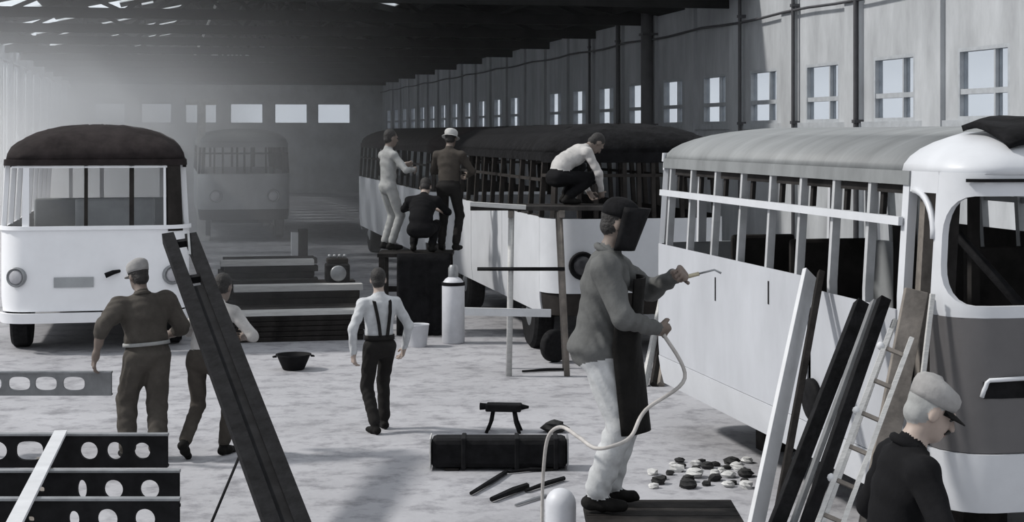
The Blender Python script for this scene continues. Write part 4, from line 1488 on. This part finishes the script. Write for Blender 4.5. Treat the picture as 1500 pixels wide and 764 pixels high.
def smooth_path(P, n=8):
    out = []
    P = [Vector(p) for p in P]
    for i in range(len(P) - 1):
        p0, p1, p2, p3 = P[max(i - 1, 0)], P[i], P[i + 1], P[min(i + 2, len(P) - 1)]
        for k in range(n):
            t = k / n
            out.append(0.5 * ((2 * p1) + (p2 - p0) * t + (2 * p0 - 5 * p1 + 4 * p2 - p3) * t * t + (3 * p1 - p0 - 3 * p2 + p3) * t ** 3))
    out.append(P[-1])
    return out


zend = G(800, 900)
hk.append(Vector((hk[-1].x, hk[-1].y, 0.02)))
o = MB().tube(smooth_path(hk), 0.011, 8).build('hose', 'rubber_hose', None, True)
tag(o, 'pale thin hose looping from the welder down to the floor', 'hose')


# ------------------------------------------------------------------ perforated beams
def perforated_beam(label, right_end, length, hgt, holes, m, group, th=0.03, flange=0.055):
    """holes: (distance from right end, half width, half height)"""
    root = empty('perforated_beam', right_end, -TH)
    tag(root, label, 'beam', group)
    cuts = sorted(holes, key=lambda h: h[0])
    edges = [0.0]
    for a, b_ in zip(cuts[:-1], cuts[1:]):
        edges.append((a[0] + a[1] + b_[0] - b_[1]) / 2)
    edges.append(length)
    mb = MB()
    H = hgt / 2
    for (c, hw, hh), e0, e1 in zip(cuts, edges[:-1], edges[1:]):
        N = 28
        inner, outer = [], []
        for k in range(N):
            a = 2 * math.pi * k / N
            ca, sa = math.cos(a), math.sin(a)
            px = math.copysign(abs(ca) ** (0.7 if hw > hh * 1.2 else 1), ca) * hw
            pz = math.copysign(abs(sa) ** (0.7 if hw > hh * 1.2 else 1), sa) * hh
            inner.append((c + px, pz))
            ks = []
            if px > 1e-6: ks.append((e1 - c) / px)
            if px < -1e-6: ks.append((e0 - c) / px)
            if pz > 1e-6: ks.append(H / pz)
            if pz < -1e-6: ks.append(-H / pz)
            kk = min(ks)
            outer.append([c + px * kk, pz * kk])
        for cc in ((e0, H), (e0, -H), (e1, H), (e1, -H)):
            i = min(range(N), key=lambda i: (outer[i][0] - cc[0]) ** 2 + (outer[i][1] - cc[1]) ** 2)
            outer[i] = list(cc)
        vs = []
        for y in (0, th):
            vs += [(-p[0], y, p[1]) for p in inner] + [(-p[0], y, p[1]) for p in outer]
        fs = []
        for i in range(N):
            j = (i + 1) % N
            fs += [(i, j, N + j, N + i), (2 * N + j, 2 * N + i, 3 * N + i, 3 * N + j), (j, i, 2 * N + i, 2 * N + j)]
        mb.add(vs, fs)
    mb.box(-length, 0, -0.003, th + 0.003, H - 0.002, H + 0.004)
    mb.build('web', m, root)
    for z in (-H, H):
        MB().box(-length, 0, 0.0, flange, z - 0.008 + (0.008 if z > 0 else -0.008), z + 0.008 + (0.008 if z > 0 else -0.008)).build('flange', 'steel' if z > 0 else m, root)
    return root


BG = 'perforated beams laid across the sawhorses'
ZB = 0.90


def pbeam(label, xr, ytop, ybot, holes_px, m, left_px=-120, z=ZB):
    H = 0.175
    yc = (ytop + ybot) / 2
    d = (EYE - z) * FPX / (yc - HY)
    p = W(xr, yc, d)
    s = d / FPX
    hl = [((xr - hx) * s, hw * s, hh * s) for hx, hw, hh in holes_px]
    return perforated_beam(label, (p.x, p.y, z), (xr - left_px) * s, H, hl, m, BG), p, d


b1, pb1, db1 = pbeam('grey perforated beam whose end the capped man holds', 163, 545, 578, [(108, 16, 10), (67, 16, 10), (28, 16, 10), (-14, 16, 10), (-60, 16, 10)], 'beam_grey', z=0.70)
b2, pb2, db2 = pbeam('dark perforated beam with two long slots, hindmost across the sawhorses', 245, 636, 684, [(208, 12, 12), (168, 12, 13), (130, 13, 13), (43, 20, 14), (-6, 16, 14), (-60, 16, 14)], 'beam_black')
b3, pb3, db3 = pbeam('dark perforated beam lying between the two other black ones', 262, 693, 740, [(219, 14, 14), (166, 14, 14), (120, 7, 14), (60, 5, 4), (-30, 14, 14)], 'beam_black')
b4, pb4, db4 = pbeam('dark perforated beam nearest the free end of the pale strip', 262, 735, 785, [(212, 15, 15), (157, 15, 15), (108, 8, 12), (45, 5, 4), (-30, 14, 14)], 'beam_black')


def sawhorse(label, a, b_, ztop):
    a, b_ = Vector(a), Vector(b_)
    root = empty('sawhorse', ((a.x + b_.x) / 2, (a.y + b_.y) / 2, 0), math.atan2(b_.y - a.y, b_.x - a.x))
    tag(root, label, 'sawhorse')
    L = (Vector((b_.x, b_.y, 0)) - Vector((a.x, a.y, 0))).length / 2
    MB().box(-L, L, -0.05, 0.05, ztop - 0.1, ztop).build('top_rail', 'wood_brown', root)
    for sx in (-1, 1):
        for sy in (-1, 1):
            MB().bar((sx * (L - 0.12), sy * 0.26, 0.0), (sx * (L - 0.18), sy * 0.035, ztop - 0.1), 0.06, 0.05, (0, 1, 0)).build('leg', 'wood_brown', root)
        MB().bar((sx * (L - 0.14), -0.19, 0.3), (sx * (L - 0.14), 0.19, 0.3), 0.05, 0.06).build('brace', 'wood_brown', root)
    return root


zt_ = ZB - 0.175 / 2 - 0.017
sawhorse('wooden sawhorse under the dark perforated beams', W(66, 660, db2 + 0.35), W(30, 760, db4 - 0.3), zt_)
pq = W(-70, 560, db1)
sawhorse('wooden sawhorse under the far end of the grey perforated beam', (pq.x - 0.25, pq.y - 0.5, 0), (pq.x + 0.1, pq.y + 0.5, 0), zt_ - 0.20)
# pale strip lying over the beams
za = ZB + 0.175 / 2 + 0.03
sa_, sb_ = G(88, 634, za), G(18, 772, za)
o = MB().bar(sa_ + (sa_ - sb_) * 0.02, sb_ + (sb_ - sa_) * 0.25, 0.075, 0.02).build('wood_strip', 'wood_white')
tag(o, 'pale wooden strip lying slantwise over the dark perforated beams', 'strip')


# ------------------------------------------------------------------ slanting girder with the stooping man
g0 = G(446, 850)
g1 = W(262, 352, 14.6)
gr = empty('lattice_girder', (g0.x, g0.y, 0))
tag(gr, 'long black double girder slanting up over the stooping man', 'girder')
ax_ = (g1 - Vector((g0.x, g0.y, 0.02)))
base = Vector((0, 0, 0.06))
rt = Vector((CT, -ST, 0))
sdv = (rt - ax_.normalized() * rt.dot(ax_.normalized())).normalized()
w_ = 0.095
for s_ in (-1, 1):
    a_ = base + sdv * s_ * w_
    MB().bar(a_, a_ + ax_ * (1.0 if s_ < 0 else 0.985), 0.105, 0.10, sdv.cross(ax_)).build('channel', 'black_iron', gr)
back = sdv.cross(ax_.normalized())
if back.y < 0:
    back = -back
MB().bar(base + back * 0.0, base + ax_ * 0.80, 0.12, 0.03, sdv.cross(ax_)).build('web_plate', 'beam_black', gr)
for f in (0.83, 0.97):
    c_ = base + ax_ * f
    MB().bar(c_ - sdv * 0.07, c_ + sdv * 0.07, 0.06, 0.05, ax_).build('spacer', 'black_iron', gr)
MB().bar(base + ax_ * 0.9 + sdv * 0.02 - back * 0.055, base + ax_ * 0.99 + sdv * 0.08 - back * 0.055, 0.02, 0.012, back).build('bright_strap', 'steel', gr)
# thin rod propped against it
r0 = G(296, 800)
r1 = W(356, 655, 12.6)
fr_ = (r1 - r0)
o = MB().tube([(r0.x, r0.y, 0.01), tuple(r1)], 0.011, 8).build('iron_rod', 'black_iron', None, True)
tag(o, 'thin dark iron rod propped against the long black girder', 'rod')

# ------------------------------------------------------------------ timbers leaning on the right bus
def lean(name, label, x_top, y_top, x_bot, y_bot, w, t, m, cat, Xtop=XB - 0.10, extra=None, face=None):
    """plank from its foot on the floor (pixel x_bot,y_bot) to its top against the bus side"""
    top = W(x_top, y_top, dX(x_top, Xtop))
    bot = G(x_bot, y_bot)
    root = empty(name, (bot.x, bot.y, 0))
    tag(root, label, cat)
    ax = top - bot
    return root, ax, bot, top


def lean_board(label, x_top, y_top, x_bot, y_bot, w, t, m, name='plank', cat='plank', Xtop=XB - 0.10, turn=0.0):
    top = W(x_top, y_top, dX(x_top, Xtop))
    bot = G(x_bot, y_bot)
    ax = (top - bot)
    n = Vector((-ST, -CT, 0)) if True else None
    n = n - ax.normalized() * n.dot(ax.normalized())
    n.normalize()
    n = Matrix.Rotation(turn, 3, ax.normalized()) @ n
    mb = MB().bar(Vector((0, 0, 0.02)), ax, w, t, n)
    o = mb.build(name, m, None, bevel=0.004, loc=(bot.x, bot.y, 0))
    tag(o, label, cat)
    return o, ax, bot


lean_board('wide pale plank leaning on the white bus sheets', 1186, 400, 1086, 872, 0.13, 0.035, 'wood_white', Xtop=XB - 0.12, turn=0.6)
lean_board('narrow black plank leaning beside the wide pale plank', 1203, 398, 1118, 872, 0.045, 0.05, 'wood_dark', Xtop=XB - 0.06)
for i, (xt, yt, xb, mm, ww, lab) in enumerate(((1262, 444, 1077, 'black_iron', 0.085, 'heavy black steel channel leaning on the bus, next to the black plank'), (1280, 441, 1104, 'beam_grey', 0.03, 'narrow grey steel bar leaning between two black ones on the bus'), (1295, 438, 1127, 'black_iron', 0.07, 'black steel channel with cut end leaning next to the narrow grey bar'))):
    lean_board(lab, xt, yt, xb, 930, ww, 0.08 - 0.02 * (i == 1), mm, 'steel_bar', 'steel bar', Xtop=XB - 0.14)
lean_board('pale batten leaning on the bus beside the knobbed ladder', 1311, 468, 1148, 930, 0.028, 0.035, 'wood_pale', 'batten', 'batten', Xtop=XB - 0.10)
# light knobbed ladder-like frame
lt = W(1320, 488, dX(1320, XB - 0.36))
lb = G(1142, 968)
ld = empty('light_ladder', (lb.x, lb.y, 0))
tag(ld, 'slim pale ladder with round knobs leaning between the steel bars and the capped man', 'ladder')
ax = lt - Vector((lb.x, lb.y, 0))
nn = rt - ax.normalized() * rt.dot(ax.normalized())
nn.normalize()
for s_ in (-0.065, 0.065):
    MB().bar(nn * s_ + Vector((0, 0, 0.02)), nn * s_ + ax, 0.026, 0.03, nn.cross(ax)).build('rail', 'wood_pale', ld)
for k in range(9):
    f = 0.1 + k * 0.105
    MB().bar(ax * f - nn * 0.05, ax * f + nn * 0.05, 0.022, 0.022, ax).build('rung', 'wood_brown', ld)
    if k % 2 == 0:
        c_ = ax * f - nn * 0.085
        MB().lathe([(0.006, -0.024), (0.018, -0.016), (0.024, 0), (0.018, 0.016), (0.006, 0.024)], 12).build('knob', 'wood_white', ld, True, loc=c_)
lean_board('broad brown plank leaning against the bus doorway', 1342, 425, 1250, 905, 0.14, 0.05, 'wood_brown', Xtop=XB - 0.10)
lean_board('narrow pale plank leaning in the bus doorway beside the broad brown plank', 1366, 430, 1312, 900, 0.03, 0.03, 'wood_pale', 'batten', 'batten', Xtop=XB - 0.05)

# ------------------------------------------------------------------ things on the floor
# timber stacks
def stack(x0, x1, y0, layers, rows, th, group, pale, lab):
    wd = 0.30
    L = x1 - x0
    me_d, me_p = None, None
    for j in range(layers):
        for i in range(rows):
            sh = random.uniform(-0.05, 0.05)
            mb_name = 'board'
            m_ = 'wood_pale' if (j, i) in pale else ('wood_dark' if random.random() < 0.7 else 'wood_mid')
            lay = ['bottom', 'second', 'third', 'fourth', 'fifth', 'sixth', 'seventh', 'eighth'][j]
            lb_ = ('pale' if (j, i) in pale else 'dark') + ' board, ' + lay + ' layer of the ' + lab
            o = MB().box(-L / 2, L / 2, -wd / 2 + 0.006, wd / 2 - 0.006, 0.004, th - 0.004).build(mb_name, m_, None, bevel=0.004, loc=((x0 + x1) / 2 + sh, y0 + i * wd, j * th), rot=(0, 0, random.uniform(-0.006, 0.006)))
            tag(o, lb_, 'board', group + ', ' + lay + ' layer')


q1, q2 = G(340, 503), G(545, 503)
stack(q1.x, q2.x - 0.05, q1.y + 0.2, 6, 3, 0.07, 'boards of the front stack', {(5, 0)}, 'front timber stack behind the basin')
stack(q1.x + 0.05, q2.x + 0.1, q1.y + 2.1, 6, 3, 0.10, 'boards of the middle stack', {(5, 0)}, 'middle timber stack with the engine on it')
stack(q1.x, q1.x + 1.5, q1.y + 4.4, 8, 3, 0.10, 'boards of the back stack', {(7, 0)}, 'tallest rear timber stack')

# engine lump on the middle stack
pe_ = Vector((q2.x - 0.2, q1.y + 2.35, 0.6))
en = empty('engine_block', pe_)
tag(en, 'dark engine block resting on the middle timber stack', 'engine')
MB().box(-0.18, 0.18, -0.15, 0.15, 0.0, 0.28).build('block', 'black_iron', en, bevel=0.03)
MB().box(-0.16, 0.16, -0.10, 0.10, 0.28, 0.36).build('cylinder_head', 'bus_dark', en, bevel=0.02)
for k in range(4):
    MB().lathe([(0.028, 0.36), (0.03, 0.40), (0.015, 0.42)], 10, 'z', (-0.115 + k * 0.077, 0, 0)).build('valve_cover', 'steel', en, True)
MB().lathe([(0.10, -0.19), (0.12, -0.18), (0.12, -0.155), (0.05, -0.15)], 20, 'y', (0.0, 0, 0.14)).build('flywheel', 'steel', en, True)

# basin
pbn = G(430, 541)
bs = empty('basin', (pbn.x, pbn.y, 0))
tag(bs, 'dark shallow metal basin on the open floor', 'basin')
auto_smooth(MB().lathe([(0.11, 0.0), (0.13, 0.01), (0.20, 0.17), (0.215, 0.175), (0.215, 0.19), (0.195, 0.185), (0.12, 0.03), (0.02, 0.025)], 28).build('bowl', 'beam_black', bs), 50)
for s_ in (-1, 1):
    MB().tube([(s_ * 0.205, -0.05, 0.165), (s_ * 0.245, -0.03, 0.16), (s_ * 0.245, 0.03, 0.16), (s_ * 0.205, 0.05, 0.165)], 0.009, 6).build('handle', 'black_iron', bs, True)

# white box next to the platform
pbx = G(612, 507)
bk = empty('bucket', (pbx.x, pbx.y, 0))
tag(bk, 'small white bucket in front of the dark covered platform', 'bucket')
auto_smooth(MB().lathe([(0.115, 0), (0.12, 0.01), (0.15, 0.28), (0.155, 0.285), (0.155, 0.30), (0.14, 0.29), (0.11, 0.02), (0.02, 0.02)], 24).build('pail', 'gas_white', bk), 40)
MB().tube([(0.15 * math.cos(a), -0.03, 0.285 - 0.1 * math.sin(a)) if False else (0.152 * math.cos(a), 0.152 * math.sin(a) * 0.9, 0.285 - 0.03 * math.sin(a)) for a in [math.pi * k / 10 for k in range(11)]], 0.006, 6).build('bail', 'steel', bk, True)

# tyre leaning under scaffold
pt_ = G(812, 530)
ty = empty('loose_tyre', (pt_.x, pt_.y, 0), 0.5)
tag(ty, 'black tyre standing under the trestle scaffold', 'tyre')
prof = [(0.11 + 0.05 * math.cos(a) + 0.05, 0.06 * math.sin(a)) for a in [2 * math.pi * k / 12 for k in range(13)]]
auto_smooth(MB().lathe([(0.125, -0.05), (0.17, -0.065), (0.20, -0.045), (0.205, 0), (0.20, 0.045), (0.17, 0.065), (0.125, 0.05), (0.12, 0)], 28, 'y', (0, 0, 0.205)).build('casing', 'tyre', ty), 60)
MB().lathe([(0.118, -0.03), (0.118, 0.03)], 20, 'y', (0, 0, 0.205)).build('rim', 'steel', ty)

# big dark box beam lying on floor + cut second piece
pA_, pB_ = G(636, 690), G(836, 690)
L_ = (pB_ - pA_).length
hb_ = 0.27
bb = empty('box_girder', ((pA_.x + pB_.x) / 2, (pA_.y + pB_.y) / 2 + 0.14, 0), -TH)
tag(bb, 'thick black steel drum-like box girder lying on the floor', 'girder')
o = MB().box(-L_ / 2, L_ / 2, -0.13, 0.13, 0.02, hb_).build('tube_body', 'black_iron', bb, bevel=0.045)
MB().box(-L_ / 2 - 0.012, -L_ / 2, -0.135, 0.135, 0.015, hb_ + 0.005).build('end_plate', 'wood_pale', bb, bevel=0.004)
MB().box(L_ / 2, L_ / 2 + 0.012, -0.135, 0.135, 0.015, hb_ + 0.005).build('end_plate', 'steel', bb, bevel=0.004)
for x in (-0.30, 0.15, 0.48):
    MB().box(x - 0.02, x + 0.02, -0.137, 0.137, 0.012, hb_ + 0.008).build('band', 'beam_black', bb, bevel=0.01)
for sx in (-0.4, 0.4):
    MB().box(sx - 0.06, sx + 0.06, -0.12, 0.12, 0, 0.02).build('chock', 'wood_dark', bb)

# small iron stool / trestle
ps_ = G(738, 632)
st_ = empty('iron_stool', (ps_.x, ps_.y, 0), -0.3)
tag(st_, 'small black iron stand with splayed legs behind the black box girder', 'stand')
MB().box(-0.17, 0.17, -0.08, 0.08, 0.20, 0.27).build('top', 'black_iron', st_, bevel=0.012)
for sx, sy in ((-1, -1), (1, -1), (-1, 1), (1, 1)):
    MB().tube([(sx * 0.10, sy * 0.05, 0.21), (sx * 0.12, sy * 0.07, 0.10), (sx * 0.16, sy * 0.09, 0.0)], 0.016, 8).build('leg', 'black_iron', st_, True)
MB().lathe([(0.035, -0.23), (0.03, -0.17), (0.03, 0.17), (0.012, 0.24)], 12, 'x', (0, 0, 0.24)).build('horn', 'black_iron', st_, True)

# scrap bars in front of the girder
for i, (x0, y0, x1, y1, r, lab) in enumerate(((690, 726, 742, 694, 0.022, 'bent black bar pointing away from the box girder'), (745, 694, 800, 690, 0.018, 'short black offcut close against the box girder'),
                                              (720, 736, 772, 716, 0.028, 'flat dark scrap iron lying in front of the bent bar'), (770, 722, 826, 704, 0.022, 'dark scrap rod reaching towards the short cylinder'),
                                              (755, 742, 800, 728, 0.014, 'thin grey scrap strip lying alone on the floor'), (765, 546, 832, 543, 0.02, 'short dark bar on the floor behind the welder'))):
    a, c = G(x0, y0), G(x1, y1)
    mid = (a + c) / 2 + Vector((0.03, 0.03, 0.0))
    o = MB().tube([Vector((a.x, a.y, r)), Vector((mid.x, mid.y, r * 1.2)), Vector((c.x, c.y, r))], [r * 0.7, r, r * 0.9], 6).build('scrap_bar', 'steel' if i == 4 else 'black_iron')
    tag(o, lab, 'scrap')

# rubble heap at the foot of the right bus
rr_ = random.Random(11)


def lump(sz, rnd):
    ico = [(0, 0, 1)]
    vs, fs = [], []
    n = 7
    vs.append((0, 0, sz * 0.62))
    for lev, (rad, z) in enumerate(((0.75, 0.42), (1.0, 0.08), (0.8, -0.28))):
        for k in range(n):
            a = 2 * math.pi * (k + 0.5 * lev) / n
            q = rnd.uniform(0.75, 1.2)
            vs.append((sz * rad * q * math.cos(a), sz * rad * q * math.sin(a), sz * (z + rnd.uniform(-0.08, 0.08))))
    vs.append((0, 0, -sz * 0.3))
    for k in range(n):
        k2 = (k + 1) % n
        fs.append((0, 1 + k, 1 + k2))
        for lv in range(2):
            a, b_ = 1 + lv * n + k, 1 + lv * n + k2
            fs.append((a, a + n, b_ + n, b_))
        fs.append((len(vs) - 1, 1 + 2 * n + k2, 1 + 2 * n + k))
    mb = MB().add(vs, fs)
    zmin = min(v[2] for v in mb.v)
    mb.v = [(v[0], v[1], v[2] - zmin) for v in mb.v]
    return mb


spots = []
tries = 0
while len(spots) < 34 and tries < 4000:
    tries += 1
    x, y = rr_.uniform(952, 1096), rr_.uniform(676, 716)
    if y < 690 - (x - 952) * 0.06 and x < 985:
        continue
    sz = rr_.uniform(0.035, 0.085)
    p = G(x, y)
    if all((p - q).length > (sz + s2) * 1.1 for q, s2, _ in spots):
        spots.append((p, sz, rr_.random()))
for p, sz, t in spots:
    dark = t < 0.45
    o = lump(sz, rr_).build('rubble_lump', 'rubble_dark' if dark else 'rubble_pale', None, loc=(p.x, p.y, 0), rot=(0, 0, t * 6))
    tag(o, ('black' if dark else 'pale') + ' lump of rubble in the heap beside the white bus skirt', 'rubble', ('black' if dark else 'pale') + ' rubble lumps')

# stakes propped against the front of the black-roofed bus
for i, (x0, x1, mm, lab) in enumerate(((944, 972, 'wood_pale', 'pale stake'), (957, 981, 'wood_dark', 'black stake'), (968, 990, 'wood_brown', 'brown stake'))):
    a = G(x0, 566)
    Yt = YM - 0.42
    c = W(x1, 425 - 6 * i, Yt / (CT - (x1 - CX) / FPX * ST))
    o = MB().bar(Vector((0, 0, 0.02)), c - Vector((a.x, a.y, 0)), 0.07, 0.05, (0, 1, 0)).build('stake', mm, None, loc=(a.x, a.y, 0))
    tag(o, lab + ' propped against the front of the black-roofed bus', 'stake')
# crumpled dark scrap by the box girder
a = G(812, 632)
o = lump(0.13, rr_).build('scrap_lump', 'rubble_dark', None, loc=(a.x, a.y, 0))
tag(o, 'crumpled dark scrap lying behind the end of the black box girder', 'scrap')

# post standing far back on the floor
pp_ = G(438, 402)
o = empty('timber_post', (pp_.x, pp_.y, 0))
tag(o, 'short timber post with a pale and a dark half standing behind the stacks', 'post')
MB().box(-0.16, -0.02, -0.09, 0.09, 0.0, 0.86).build('pale_half', 'wood_white', o, bevel=0.01)
MB().box(-0.018, 0.17, -0.09, 0.09, 0.0, 0.92).build('dark_half', 'wood_dark', o, bevel=0.01)

# ------------------------------------------------------------------ dusty air inside the hall
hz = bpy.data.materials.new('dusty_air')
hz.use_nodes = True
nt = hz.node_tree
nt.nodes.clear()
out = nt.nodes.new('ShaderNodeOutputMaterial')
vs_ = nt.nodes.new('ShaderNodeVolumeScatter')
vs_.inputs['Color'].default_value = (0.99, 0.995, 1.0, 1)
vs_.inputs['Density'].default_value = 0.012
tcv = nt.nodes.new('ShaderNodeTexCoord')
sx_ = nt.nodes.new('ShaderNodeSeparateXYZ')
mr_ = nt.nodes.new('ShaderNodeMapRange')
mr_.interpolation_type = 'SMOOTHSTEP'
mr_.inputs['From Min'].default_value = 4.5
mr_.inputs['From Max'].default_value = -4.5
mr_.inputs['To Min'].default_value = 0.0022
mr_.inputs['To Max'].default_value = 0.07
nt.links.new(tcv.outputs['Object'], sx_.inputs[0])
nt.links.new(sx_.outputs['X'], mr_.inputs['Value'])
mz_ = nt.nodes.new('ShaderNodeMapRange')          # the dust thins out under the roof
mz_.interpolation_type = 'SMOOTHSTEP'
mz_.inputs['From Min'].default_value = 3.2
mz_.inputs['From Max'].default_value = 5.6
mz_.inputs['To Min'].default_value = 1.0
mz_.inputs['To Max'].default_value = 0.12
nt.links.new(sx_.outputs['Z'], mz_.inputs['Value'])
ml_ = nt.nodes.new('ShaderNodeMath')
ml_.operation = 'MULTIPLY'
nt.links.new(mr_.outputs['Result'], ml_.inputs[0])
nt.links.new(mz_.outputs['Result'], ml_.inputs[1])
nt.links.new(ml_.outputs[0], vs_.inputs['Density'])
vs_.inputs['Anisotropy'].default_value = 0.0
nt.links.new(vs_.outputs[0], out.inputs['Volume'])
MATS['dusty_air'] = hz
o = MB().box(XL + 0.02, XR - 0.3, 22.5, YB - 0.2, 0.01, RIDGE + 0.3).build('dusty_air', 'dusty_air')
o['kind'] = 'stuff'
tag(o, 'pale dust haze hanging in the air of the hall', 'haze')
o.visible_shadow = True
